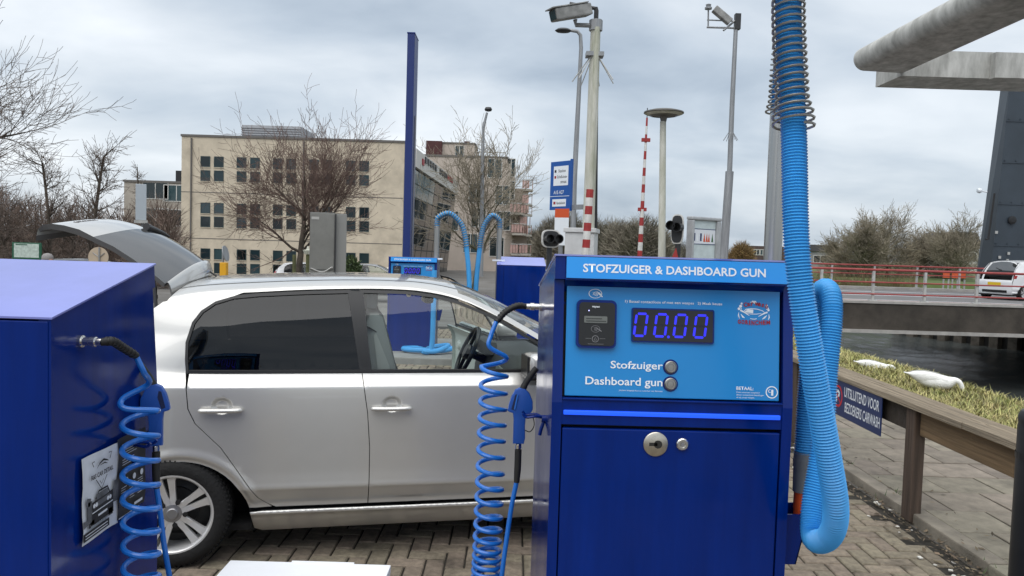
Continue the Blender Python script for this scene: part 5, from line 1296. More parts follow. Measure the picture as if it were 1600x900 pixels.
# apartment block with balconies
AY = 85
ap = thing('apartment_block', 'beige apartment block with pinkish balconies stepping down its right corner', 'building', (-5, AY, -.9))
def ra(px, py, Y=AY): return rel(px, py, Y, ap)
m_apt = mat('apartment_render', (.50, .43, .37), .93, var=.12, vs=.5, bump=.3, bs=4); m_pink = mat('balcony_pink', (.48, .31, .275), .8, var=.2, vs=3); m_slab2 = mat('balcony_slab', (.42, .385, .34), .9, var=.15, vs=1); m_brown = mat('maroon_cladding', (.075, .022, .022), .7, var=.2, vs=2)
z0 = -1
x0, x1 = ra(690, 250).x, ra(806, 255).x; zmain = ra(760, 247).z
MB().box(x0 - 3, x1 - .9, 0, 14, z0, zmain).build('wall', m_apt, ap)
MB().prism([(x1 - .9, .003), (x1 - .15, .7), (x1, 2), (x1, 14), (x1 - .9, 14)], 'z', z0, zmain - .5).build('corner_bay', m_apt, ap)
MB().box(x0 - 3.1, x1 - .8, -.08, 14, zmain + .003, zmain + .22).build('parapet', m_roofedge, ap)
p0, p1 = ra(690, 222), ra(741, 222); MB().box(p0.x, p1.x, 1, 10, zmain + .23, p0.z).build('penthouse', m_apt, ap); MB().box(p0.x - .1, p1.x + .1, .9, 10.1, p0.z + .003, p0.z + .15).build('penthouse_roof', m_roofedge, ap)
p2 = ra(665, 220); MB().box(p2.x, p0.x - .01, .5, 8, zmain - 2, p2.z + .1).build('maroon_tower', m_brown, ap)
q = ra(727, 219); MB().box(q.x - .3, q.x + .3, 3, 3.6, q.z - .3, q.z + .3).build('chimney', m_brown, ap)
q0, q1 = ra(742, 236), ra(790, 247); MB().tube([(q0.x, .6, q0.z), (q1.x, .6, q0.z)], .06, 6).build('roof_rail', m_rgrey, ap)
for k in range(6): x = lerp(q0.x, q1.x, k / 5); MB().box(x - .04, x + .04, .56, .64, zmain + .2, q0.z).build('roof_rail_post', m_rgrey, ap)
m_wfr = mat('white_window_frame', (.62, .61, .58), .6)
def win(parent, x, z, w, h, y=-.0):
    f = MB().box(x - w/2 - .07, x + w/2 + .07, y - .06, y + .02, z - h/2 - .07, z - h/2).box(x - w/2 - .07, x + w/2 + .07, y - .06, y + .02, z + h/2, z + h/2 + .07).box(x - w/2 - .07, x - w/2, y - .06, y + .02, z - h/2, z + h/2).box(x + w/2, x + w/2 + .07, y - .06, y + .02, z - h/2, z + h/2).box(x - .035, x + .035, y - .05, y + .02, z - h/2, z + h/2).build('window', m_wfr, parent)
    MB().box(x - w/2, x + w/2, y - .03, y - .005, z - h/2, z + h/2).build('pane', m_pane, f)
for px, py in ((773, 263), (744, 302), (785, 305), (748, 340), (786, 345), (735, 380), (776, 386), (700, 300), (705, 345)):
    p = ra(px, py); win(ap, p.x, p.z, 1.5, 2.0)
p = ra(717, 237); win(ap, p.x, p.z, .9, 1.5, y=1.0)
for px, py in ((810, 262), (808, 297)):
    p = ra(px, py); win(ap, x1 - .5, p.z, .8, 1.9, y=.35)
def balcony(px0, px1, py, dy, dep=2.0):
    a, b = ra(px0, py, AY - dy), ra(px1, py, AY - dy); y = -dy
    s = MB().prism([(a.x, y), (b.x - .5, y), (b.x, y + .6), (b.x, dep), (a.x, dep)], 'z', a.z - .22, a.z).build('balcony', m_slab2, ap)
    n = max(3, int((b.x - a.x) / .35))
    for k in range(n): x = lerp(a.x + .05, b.x - .55, k / (n - 1)); MB().box(x - .12, x + .12, y + .02, y + .06, a.z + .08, a.z + .95).build('balcony_panel', m_pink, s)
    MB().tube([(a.x, y + .03, a.z + 1.02), (b.x - .5, y + .03, a.z + 1.02), (b.x - .02, y + .62, a.z + 1.02), (b.x - .02, dep, a.z + 1.02)], .04, 6).build('balcony_rail', m_rgrey, s)
    for k in range(4): yy = lerp(y + .75, dep - .1, k / 3); MB().box(b.x - .07, b.x - .03, yy - .16, yy + .16, a.z + .08, a.z + .95).build('balcony_panel', m_pink, s)
bw_ = ra(826, 300); MB().box(x1 - .05, bw_.x, 2.2, 14, z0, ra(810, 292).z).build('recessed_wall', m_apt, ap)
for a in ((817, 833, 295, -.2), (817, 832, 318, -.2), (798, 818, 332, 1.2), (815, 832, 334, 0), (813, 829, 352, .2), (800, 822, 364, 1.2), (818, 831, 366, .4), (798, 815, 396, 1.4), (812, 830, 396, .8)): balcony(*a)
# low beige block far left, behind the raised tailgate
lb = thing('low_apartment_house', 'low grey-beige flat-roofed block behind the bare trees at left', 'building', (-40, 75, -.6))
def rl(px, py, Y=75): return rel(px, py, Y, lb)
m_lb = mat('grey_brick', (.40, .36, .31), .93, var=.15, vs=.8, bump=.3, bs=5)
l0, l1 = rl(194, 284), rl(300, 290); MB().box(l0.x, l1.x + 4, 0, 12, -1, l0.z).build('wall', m_lb, lb)
l2 = rl(168, 288); MB().prism([(l0.x - .005, .0), (l0.x - .005, 12), (l2.x, 14), (l2.x, 3.5)], 'z', -1, l0.z - .003).build('gable_wall', mat('pale_render', (.42, .39, .35), .9, var=.1, vs=1), lb)
MB().box(l0.x - .1, l1.x + 4.1, -.1, 12.1, l0.z + .003, l0.z + .2).build('parapet', m_roofedge, lb)
for px, py in ((243, 298), (243, 338), (276, 302), (265, 340)): p = rl(px, py); win(lb, p.x, p.z, 2.4, 1.5)
p = rl(258, 282); MB().box(p.x - .3, p.x + .3, 3, 3.6, l0.z + .2, l0.z + 1.5).build('chimney', m_trim, lb)
# brick block at the right of the machine header and pale houses beyond the far bank
hb = thing('brick_building', 'dark brick building low behind the tawny willow', 'building', (33, 110, 0))
h0, h1 = rel(1176, 384, 110, hb), rel(1216, 386, 110, hb); MB().box(h0.x, h1.x + 2, 0, 8, -1, h0.z).build('wall', mat('dark_brick', (.095, .065, .060), .9, var=.2, vs=2), hb)
for k in range(4): x = lerp(h0.x + .6, h1.x, k / 3.4); win(hb, x, h0.z - .9, .7, .7); 
for k in range(2): win(hb, h0.x + 1 + k * 1.6, h0.z - 2.6, 1.2, .4)
fh_ = thing('far_house', 'pale low house with dark roof beyond the right-hand trees', 'house', (73, 120, 0), 0, 'houses beyond the far bank')
h0, h1 = rel(1478, 386, 120, fh_), rel(1530, 386, 120, fh_); MB().box(h0.x, h1.x, 0, 8, -1, h0.z).build('wall', mat('pale_house', (.55, .55, .54), .9), fh_); MB().prism([(h0.x - .4, h0.z), (h1.x + .4, h0.z), (h1.x - .6, h0.z + 2.4), (h0.x + 1, h0.z + 2.4)], 'y', -.3, 8.3).build('roof', mat('dark_roof', (.07, .065, .07), .8), fh_)
for k in range(3): win(fh_, lerp(h0.x + .9, h1.x - .9, k / 2), h0.z - 1.4, 1.0, 1.2)
fh2 = thing('far_house', 'grey shed-like house glimpsed right of the vacuum hose', 'house', (55, 120, 0), 0, 'houses beyond the far bank')
h0, h1 = rel(1262, 392, 120, fh2), rel(1302, 393, 120, fh2); MB().box(h0.x, h1.x, 0, 8, -1, h0.z).build('wall', mat('grey_house', (.26, .26, .27), .9), fh2); MB().box(h0.x - .3, h1.x + .3, -.3, 8.3, h0.z + .003, h0.z + 1.0).build('roof', mat('dark_roof', (.07, .065, .07), .8), fh2)
win(fh2, (h0.x + h1.x) / 2, h0.z - 1.2, 2, 1)

# ================================================================ POLES, CAMERAS, SIGNALS
m_galv = mat('galvanised_pole', (.30, .31, .32), .5, .4, var=.25, vs=3, stretch=(4, 4, .4)); m_dirty = mat('algae_pole', (.66, .65, .59), .75, var=.45, vs=2.2, col2=(.36, .37, .28), stretch=(3, 3, .6)); m_dk = mat('dark_metal', (.025, .026, .028), .5); m_sred = mat('barrier_red', (.34, .03, .028), .55, var=.2, vs=9); m_swh = mat('barrier_white', (.66, .65, .62), .6, var=.15, vs=6)
def pole_from(pts, ri, name, parent, m, n=12): return MB().tube([Vector(p) for p in pts], ri, n).build(name, m, parent, smooth=True)
def spikes(parent, c, L, n, m=m_galv):
    for k in range(n):
        a = 2 * math.pi * k / n + .3; MB().cyl(c + Vector((.05 * math.cos(a), .05 * math.sin(a), 0)), c + Vector((L * .8 * math.cos(a), L * .8 * math.sin(a), -L)), .011, 5).build('anti_climb_spike', m, parent)
# blue sign post edge-on
bp0 = at(637, 420, 14); t = thing('blue_sign_pylon', 'tall narrow dark blue post rising above the silver car', 'post', (bp0.x, 14, 0))
zt1 = at(638, 58, 14).z; MB().bbox(-.066, .066, -.25, .25, -.2, zt1, .01).build('panel', mat('pylon_blue', (.003, .02, .14), .45), t); MB().box(.068, .088, -.02, .02, -.2, zt1 - 1.4).build('edge_strip', m_galv, t)
MB().box(-.072, .072, -.256, .256, zt1 + .001, zt1 + .02).build('cap', m_blue, t)
# camera pole with housing
def LW(t, px, py, Y): return at(px, py, Y) - Vector(t.location)
t = thing('camera_pole', 'thick pale pole with large grey surveillance camera housing on top', 'camera pole', (1.42, 15, 0))
pole_from([LW(t, 912, 520, 15), LW(t, 918, 395, 15), LW(t, 931, 36, 15)], [.125, .118, .095], 'pole', t, m_dirty)
pole_from([LW(t, 931, 395, 15.2), LW(t, 933, 120, 15.2)], .028, 'cable_duct', t, m_dk, 6)
c = LW(t, 931, 40, 15); MB().tube([c + Vector((0, 0, -.10)), c + Vector((0, 0, .10))], .13, 8).build('collar', m_galv, t); MB().tube([c, c + Vector((0, 0, .28)), c + Vector((-.02, 0, .34))], .045, 8).build('mast_head', m_dk, t)
MB().tube([c + Vector((-.05, 0, 0)), c + Vector((-.38, 0, .0)), c + Vector((-.40, 0, .10))], .045, 8).build('arm', m_galv, t)
MB().tube([c + Vector((0, 0, .32)), c + Vector((-.25, 0, .36)), c + Vector((-.52, 0, .40))], .035, 6).build('upper_arm', m_dk, t)
h0, h1 = LW(t, 922, 14, 15), LW(t, 860, 24, 14.6); ax = (h1 - h0).normalized()
Mh = Matrix.Translation((h0 + h1) / 2) @ ax.to_track_quat('X', 'Z').to_matrix().to_4x4()
hs_ = MB().bbox(-.42, .40, -.13, .13, -.12, .10, .03, M=Mh).build('camera_housing', mat('camera_grey', (.30, .30, .29), .6, var=.35, vs=5), t); MB().bbox(-.36, .46, -.145, .145, .102, .125, .006, M=Mh).build('sun_shield', mat('camera_grey', (.30, .30, .29), .6), hs_); MB().box(.401, .412, -.10, .10, -.095, .075, Mh).build('camera_glass', m_pane, hs_)
q = LW(t, 929, 85, 15); spikes(t, q, .52, 7, m_rgrey); MB().box(q.x - .17, q.x + .17, -.13, .13, q.z - .05, q.z + .03).build('spike_bracket', m_galv, t)
# slim street lamp behind it
t = thing('street_lamp', 'slim street lamp with bent arm behind the camera pole', 'street lamp', (1.86, 25, 0), 0, 'street lamps')
pole_from([LW(t, 893, 470, 25), LW(t, 897, 290, 25), LW(t, 908, 75, 25), LW(t, 907, 55, 25), LW(t, 902, 49, 25), LW(t, 888, 47, 25)], [.10, .09, .065, .06, .055, .05], 'pole', t, m_galv, 10)
h = LW(t, 880, 49, 25); MB().lathe([(0, -.05), (.16, -.02), (.20, .02), (.14, .08), (0, .11)], 16, Matrix.Translation(h) @ Matrix.Scale(1.35, 4, (1, 0, 0))).build('lamp_head', m_dk, t, smooth=True)
# lamp with head left of it
t = thing('street_lamp', 'tall grey street lamp before the apartment block', 'street lamp', (-1.9, 40, -.75), 0, 'street lamps')
pole_from([LW(t, 751, 432, 40), LW(t, 753, 330, 40), LW(t, 755, 200, 40), LW(t, 761, 176, 40)], [.14, .11, .08, .06], 'pole', t, m_galv, 10)
h = LW(t, 763, 171, 40); MB().lathe([(0, -.12), (.16, -.08), (.20, .0), (.15, .10), (0, .13)], 14, Matrix.Translation(h)).build('lamp_head', m_dk, t, smooth=True)
# disc lamp
t = thing('disc_street_lamp', 'street lamp with flat dish head right of the thin barrier', 'street lamp', (2.63, 14, 0), 0, 'street lamps')
pole_from([LW(t, 1033, 540, 14), LW(t, 1034, 396, 14), LW(t, 1036, 190, 14)], [.075, .068, .055], 'pole', t, m_dirty)
h = LW(t, 1037, 180, 14); MB().lathe([(0, -.13), (.05, -.12), (.07, -.02), (.24, .0), (.36, .035), (.355, .055), (.25, .085), (0, .10)], 28, Matrix.Translation(h)).build('lamp_head', mat('lamp_dish', (.13, .125, .115), .6), t, smooth=True, angle=50)
MB().lathe([(.26, -.008), (.345, .025)], 28, Matrix.Translation(h), cap=False).build('lamp_glass', m_dirty, t)
# second, two-stage camera mast
t = thing('camera_mast', 'slim grey two-stage mast with small tilted camera and antenna', 'camera mast', (7.6, 28, 0))
pole_from([LW(t, 1128, 470, 28), LW(t, 1131, 396, 28), LW(t, 1140, 268, 28)], [.16, .155, .15], 'lower_mast', t, m_galv); pole_from([LW(t, 1140, 268, 28), LW(t, 1144, 160, 28), LW(t, 1150, 40, 28)], [.095, .09, .075], 'upper_mast', t, m_galv)
c = LW(t, 1150, 44, 28); MB().tube([c + Vector((.05, 0, 0)), c + Vector((-1.05, 0, 0))], .035, 6).tube([c + Vector((.05, 0, .24)), c + Vector((-1.05, 0, .26))], .025, 6).tube([c + Vector((-.45, 0, -.1)), c + Vector((0, 0, .3))], .04, 6).build('crossarm', m_galv, t)
MB().tube([c + Vector((-1.0, 0, -.02)), c + Vector((-1.02, 0, .62))], .03, 6).lathe([(0, .62), (.13, .64), (.13, .70), (.08, .72), (.10, .80), (0, .84)], 12, Matrix.Translation(c + Vector((-1.02, 0, 0)))).build('antenna', m_galv, t)
Mh = Matrix.Translation(c + Vector((-.50, 0, .42))) @ Matrix.Rotation(rad(38), 4, 'Y'); hs_ = MB().bbox(-.40, .36, -.13, .13, -.12, .12, .03, M=Mh).build('camera_housing', mat('camera_grey', (.30, .30, .29), .6, var=.35, vs=5), t)
MB().box(c.x - .06, c.x + .14, -.1, .1, c.z - .05, c.z + .5).build('junction_box', m_dk, t); spikes(t, LW(t, 1142, 205, 28), .33, 8)
# raised red and white bridge barriers
def barrier(label, pts, Y, r, nst, wr, start=0):
    b0 = at(*pts[0], Y); t = thing('raised_barrier', label, 'barrier', (b0.x, Y, 0), 0, 'raised bridge barriers')
    A, B = LW(t, *pts[0], Y), LW(t, *pts[1], Y)
    for k in range(nst):
        p, q = A.lerp(B, k / nst), A.lerp(B, (k + 1) / nst); MB().tube([p, q], [r[0] + (r[1] - r[0]) * k / nst, r[0] + (r[1] - r[0]) * (k + 1) / nst], 10).build('red_band' if (k + start) % 2 else 'white_band', m_sred if (k + start) % 2 else m_swh, t, smooth=True)
    return t, A, B
t, A, B = barrier('thick raised barrier with red bands against the camera pole', ((911, 452), (922, 296)), 14, (.075, .068), 12, 0)
MB().tube([B, B + Vector((.03, .0, 2.9))], [.06, .045], 10).build('arm_tip', m_dirty, t, smooth=True)
t, A, B = barrier('thin tall raised barrier with red and white bands', ((998, 430), (1011, 184)), 20, (.070, .024), 19, 0, 1)
MB().tube([B, B + Vector((0, 0, .25))], .012, 5).build('tip_rod', m_dk, t)
for f in (.42, .86): p = A.lerp(B, f); MB().cbox(p, (.22, .08, .09)).build('lamp_bracket', m_sred, t)
# barrier machine house with signs
t = thing('barrier_cabinet', 'white barrier housing under the blue direction sign', 'cabinet', (1.25, 15, 0), rad(-12))
MB().bbox(-.20, .36, -.35, .35, 0, 2.05, .015).build('housing', mat('cabinet_white', (.62, .63, .63), .5, var=.12, vs=3), t); MB().bbox(-.23, .39, -.38, .38, 2.053, 2.14, .012).build('lid', mat('cabinet_white', (.62, .63, .63), .5), t)
for k in range(4): MB().box(-.206, -.201, -.28 + k * .15, -.18 + k * .15, .3, 1.9).build('louvre_panel', m_rgrey, t)
# blue direction sign
t = thing('direction_sign', 'blue road direction sign with white panels beside the lamp post', 'sign', (1.06, 18, 0), rad(-50))
z0_, z1_ = at(877, 328, 18).z, at(877, 252, 18).z
MB().bbox(-.335, .335, -.02, .02, z0_, z1_, .008).build('board', mat('road_sign_blue', (.008, .085, .35), .45), t); MB().bbox(.336, .375, -.035, .035, z0_ - .03, z1_ + .03, .006).build('edge_box', mat('road_sign_blue', (.008, .085, .35), .45), t)
H_ = z1_ - z0_
for x0, x1, a, b, nm in ((-.22, .27, .50, .90, 'white_panel'), (-.24, .22, .07, .22, 'white_panel')): MB().box(x0, x1, -.024, -.0205, z0_ + a * H_, z0_ + b * H_).build(nm, m_white, t)
MB().box(-.335, .335, -.024, -.0205, z0_ + .275 * H_, z0_ + .285 * H_).build('divider', m_white, t)
for s_, x, a, w_, h_, mm in (('Station', -.06, .77, .24, .07, m_ink), ('Schelluinse-', -.10, .65, .34, .07, m_ink), ('straat', .02, .545, .20, .06, m_ink), ('A15 A27', -.20, .325, .34, .085, m_white), ('Handelskade', -.10, .115, .29, .06, m_ink)):
    text(s_, w_, h_, mm, t, Mloc(x, -.0245, z0_ + a * H_), bold=.01)
for a in (.77, .65, .115): MB().box(-.19 if a > .2 else -.20, -.13, -.0265, -.0241, z0_ + a * H_, z0_ + a * H_ + .06).build('pictogram', m_red if a < .7 else m_ink, t)
MB().tube([(0, .06, 0), (0, .06, z1_ - .1)], .05, 10).build('post', m_galv, t)
MB().box(.36, 1.0, .02, .08, z0_ + .0, z0_ + .11).build('bracket', m_galv, t)
t = thing('red_notice', 'small red and white notice below the blue direction sign', 'sign', (at(878, 340, 17).x, 17, 0), rad(-20))
za, zb_ = at(878, 355, 17).z, at(878, 326, 17).z; MB().box(-.16, .16, -.012, .012, lerp(za, zb_, .52), zb_).build('red_half', m_orange, t); MB().box(-.16, .16, -.012, .012, za - .4, lerp(za, zb_, .515)).build('white_half', m_white, t); MB().tube([(0, .04, 0), (0, .04, zb_)], .03, 8).build('post', m_galv, t)
# signal heads
def signal(label, px, py, Y, w, h, rz, lamps):
    p = at(px, py, Y); t = thing('traffic_signal', label, 'traffic light', (p.x, Y, 0), rz, 'bridge traffic signals')
    def oval(k, n=24): return [(math.copysign(abs(math.cos(2*math.pi*i/n)) ** .6, math.cos(2*math.pi*i/n)) * w/2 * k, p.z + math.copysign(abs(math.sin(2*math.pi*i/n)) ** .6, math.sin(2*math.pi*i/n)) * h/2 * (k if w > h else lerp(k, 1, .4))) for i in range(n)]
    MB().prism(oval(1), 'y', 0, .03).build('white_border', m_swh, t); MB().prism(oval(.86), 'y', -.012, -.001).build('backboard', m_dk, t)
    for a, b in lamps:
        MB().lathe([(0, .0), (.075, .0), (.080, .10), (.085, .16), (.072, .16), (.068, .02), (0, .015)], 16, Mloc(a, -.012, p.z + b, rad(90))).build('lamp_hood', m_black, t, smooth=True, angle=40)
    MB().tube([(0, .06, 0), (0, .06, p.z)], .05, 10).build('post', m_dk, t)
signal('low black bridge signal with white border left of the barrier housing', 861, 373, 14, .36, .33, rad(20), ((-.08, 0), (.09, 0)))
signal('upright oval bridge signal left of the map board', 1058, 358, 13.5, .23, .52, rad(-35), ((-.06, .06), (.06, .03)))
t = thing('warning_triangle', 'small red and white marker under the oval signal', 'sign', (at(1056, 395, 13.4).x, 13.4, 0)); p = at(1056, 395, 13.4)
MB().add([(-.07, 0, p.z - .1), (.05, 0, p.z - .1), (.0, 0, p.z + .09), (-.07, .01, p.z - .1), (.05, .01, p.z - .1), (.0, .01, p.z + .09)], [(0, 1, 2), (5, 4, 3), (0, 3, 4, 1), (1, 4, 5, 2), (2, 5, 3, 0)]).build('plate', m_sred, t); MB().tube([(0, .03, 0), (0, .03, p.z)], .02, 6).build('post', m_dk, t)
# information board
t = thing('map_board', 'grey framed information board with map and icons above the machine header', 'information board', (at(1098, 400, 14).x, 14, 0), rad(38))
zt_ = at(1098, 345, 14).z
for x0, x1, z0_, z1_ in ((-.40, -.34, 0, zt_), (.30, .42, 0, zt_)): MB().bbox(x0, x1, -.07, .07, z0_, z1_, .015).build('upright', mat('board_frame', (.44, .45, .46), .45, .3, var=.2, vs=5), t)
MB().bbox(-.41, .43, -.075, .075, zt_ + .003, zt_ + .065, .02).build('top_rail', mat('board_frame', (.44, .45, .46), .45, .3), t)
pn_ = MB().box(-.338, .298, -.03, .03, .6, zt_ - .002).build('poster', mat('map_poster', (.55, .63, .64), .35, var=.12, vs=7), t); MB().box(-.33, .29, -.034, -.0305, zt_ - .42, zt_ - .16).build('icon_strip', mat('icon_strip_white', (.72, .75, .80), .4), pn_)
for x, cc in ((-.30, m_sblue), (-.22, m_white), (-.12, m_sblue), (-.02, m_orange), (.05, m_orange), (.11, m_orange), (.21, mat('icon_green', (.04, .13, .05), .5))): MB().add([(x - .030, -.036, zt_ - .38), (x + .030, -.036, zt_ - .38), (x, -.036, zt_ - .22)] if cc is not m_sblue else [(x - .024, -.036, zt_ - .37), (x + .024, -.036, zt_ - .37), (x + .024, -.036, zt_ - .23), (x - .024, -.036, zt_ - .23)], [(0, 1, 2) if cc is not m_sblue else (0, 1, 2, 3)]).build('icon', cc, pn_, fix=False)
for zz_ in (zt_ - .16, zt_ - .43): MB().box(-.335, .295, -.036, -.0345, zz_, zz_ + .012).build('rule', m_sblue, pn_)
# grey switch cabinet on a post
t = thing('switch_cabinet', 'tall grey metal switch cabinet between the bare tree and blue post', 'cabinet', (at(512, 420, 16).x, 16, -.4), rad(12))
def LC(px, py): return at(px, py, 16) - Vector(t.location)
zt_ = LC(512, 333).z; m_gc = mat('cabinet_grey', (.20, .20, .185), .55, .2, var=.18, vs=2)
MB().bbox(-.36, .14, -.25, .25, .3, zt_, .008).build('housing', m_gc, t); MB().bbox(.145, .37, -.18, .30, .2, zt_ - .01, .008).build('side_duct', mat('cabinet_grey_light', (.27, .27, .255), .5, .2), t)
MB().bbox(-.345, .125, -.262, -.251, lerp(.3, zt_, .52), zt_ - .03, .004).build('door', m_gc, t); MB().bbox(-.345, .125, -.262, -.251, .34, lerp(.3, zt_, .51), .004).build('door', m_gc, t)
for x0, x1, zf in ((-.33, -.18, .95), (-.31, -.10, .44), (-.33, -.2, .12)): MB().box(x0, x1, -.268, -.263, lerp(.3, zt_, zf) - (.12 if zf == .44 else .025), lerp(.3, zt_, zf) + .03).build('label_plate', mat('plate_pale', (.42, .42, .40), .6), t)
MB().tube(catmull([(-.33, -.28, lerp(.3, zt_, .53)), (-.1, -.30, lerp(.3, zt_, .50)), (.08, -.29, lerp(.3, zt_, .54)), (.10, -.28, lerp(.3, zt_, .535))], 5), .012, 6).build('strap', m_rgrey, t)
MB().tube([(.145, -.27, .3), (.150, -.27, zt_ - .02)], .015, 6).build('cable', m_dk, t)
for x in (-.3, .08): MB().box(x - .03, x + .03, -.2, .2, -.6, .299).build('leg', m_gc, t)
# smaller street furniture at left
t = thing('traffic_post', 'yellow traffic post with edge-on round sign before the beige building', 'traffic post', (at(350, 420, 20).x, 20, -.6)); z1_ = (at(350, 410, 20) - Vector(t.location)).z; z2_ = (at(350, 386, 20) - Vector(t.location)).z
MB().bbox(-.085, .085, -.085, .085, 0, z1_, .02).build('yellow_base', mat('post_yellow', (.72, .36, .01), .5), t); MB().tube([(-.03, 0, z1_), (-.03, 0, z2_)], .03, 8).build('post', m_galv, t)
MB().lathe([(0, 0), (.21, 0), (.21, .02), (0, .02)], 24, Mloc(.03, 0, (z1_ + z2_) / 2 + .03, 0, rad(78))).build('round_sign', m_galv, t)
for k, (px, lab) in enumerate(((460, 'left thin wooden stake near the leaning tree'), (481, 'right thin stake with a small lantern near the leaning tree'))):
    p = at(px, 398, 24); t = thing('wooden_stake', lab, 'stake', (p.x, 24, -.7), 0, 'stakes near the leaning tree'); MB().tube([(0, 0, 0), (0, 0, p.z + .7)], .06, 6).build('pole', mat('mossy_stake', (.10, .105, .045), .9, var=.3, vs=4), t)
    if k: MB().lathe([(0, 0), (.11, .02), (.16, .14), (.05, .16), (.02, .26), (0, .27)], 10, Matrix.Translation((0, 0, p.z + .7))).build('lantern', m_dirty, t)
t = thing('pillar_sign', 'pale box-shaped sign on a pole before the low block', 'sign', (at(220, 380, 30).x, 30, -.7), rad(25)); za = (at(220, 344, 30) - Vector(t.location)).z; zb_ = (at(220, 288, 30) - Vector(t.location)).z
MB().bbox(-.19, .19, -.16, .16, za, zb_, .015).build('box', mat('pillar_pale', (.45, .50, .54), .4), t); MB().box(-.24, .24, -.2, .2, za - .12, za - .003).build('base_box', m_rgrey, t); MB().tube([(.05, 0, 0), (.05, 0, za - .12)], .06, 8).build('pole', m_galv, t)
t = thing('map_sign', 'green-framed map sign standing at the far left', 'sign', (at(42, 390, 20).x, 20, -.6), rad(8)); z0_ = (at(42, 405, 20) - Vector(t.location)).z; z1_ = (at(42, 379, 20) - Vector(t.location)).z; m_gf = mat('sign_green', (.01, .09, .045), .5)
MB().bbox(-.35, .35, -.02, .02, z0_, z1_, .01).build('frame', m_gf, t); MB().box(-.30, .30, -.026, -.0205, z0_ + .045, z1_ - .03).build('map', mat('map_print', (.48, .56, .50), .5, var=.25, vs=14), t); MB().box(-.26, .02, -.029, -.0262, z1_ - .07, z1_ - .045).build('title_bar', m_gf, t)
for x in (-.32, .32): MB().tube([(x, .04, -.1), (x, .04, z1_)], .03, 8).build('post', m_gf, t)
t = thing('round_sign_back', 'beige back of a round traffic sign under the raised tailgate', 'sign', (at(154, 400, 17).x, 17, -.4)); p = at(154, 402, 17) - Vector(t.location)
MB().lathe([(0, 0), (.225, 0), (.225, .012), (0, .012)], 28, Mloc(0, 0, p.z, rad(90))).build('disc', mat('sign_back', (.46, .37, .27), .6, var=.1, vs=5), t); MB().tube([(.03, -.03, 0), (.03, -.03, p.z + .22)], .016, 6).build('post', m_galv, t)
MB().tube([(-.12, -.02, p.z + .1), (.03, -.03, p.z + .0), (.14, -.02, p.z + .1)], .009, 5).build('bracket', m_galv, t)
# parked cars
car_copy('grey car parked behind the silver car, left of the distant machine', (at(556, 420, 33).x - .6, 33.5, -.62 + .0), rad(8), m_gpaint, 'cars parked by the office block')
car_copy('white car parked below the leaning tree, mostly hidden', (at(450, 430, 38).x, 38, -.75), rad(0), m_wpaint, 'cars parked by the office block')
car_copy('dark car parked behind the person at left', (at(92, 400, 24).x - .2, 24, -.50), rad(4), m_dpaint, 'cars parked behind the person')
# ---- road on the embankment at the far left with cars
em = MB().grid([[(x, y, z) for x in (-110, -80, -55, -42, -36)] for y, z in ((40, -.72), (50, .45), (52, .75), (66, .78))]); tag(em.build('grass_embankment', mat('embank_grass', (.075, .105, .028), .95, var=.35, vs=1.5, bump=.6, bs=12), smooth=True), kind='structure')
for k, (px, pm, l) in enumerate(((66, m_gpaint, 'grey car on the far embankment road, left of the tree trunk'), (95, m_wpaint, 'white car on the far embankment road behind the tailgate edge'), (125, m_gpaint, 'grey car on the far embankment road under the tailgate'))):
    car_copy(l, (at(px, 376, 58).x - 1, 58, .775), 0, pm, 'cars on the embankment road')

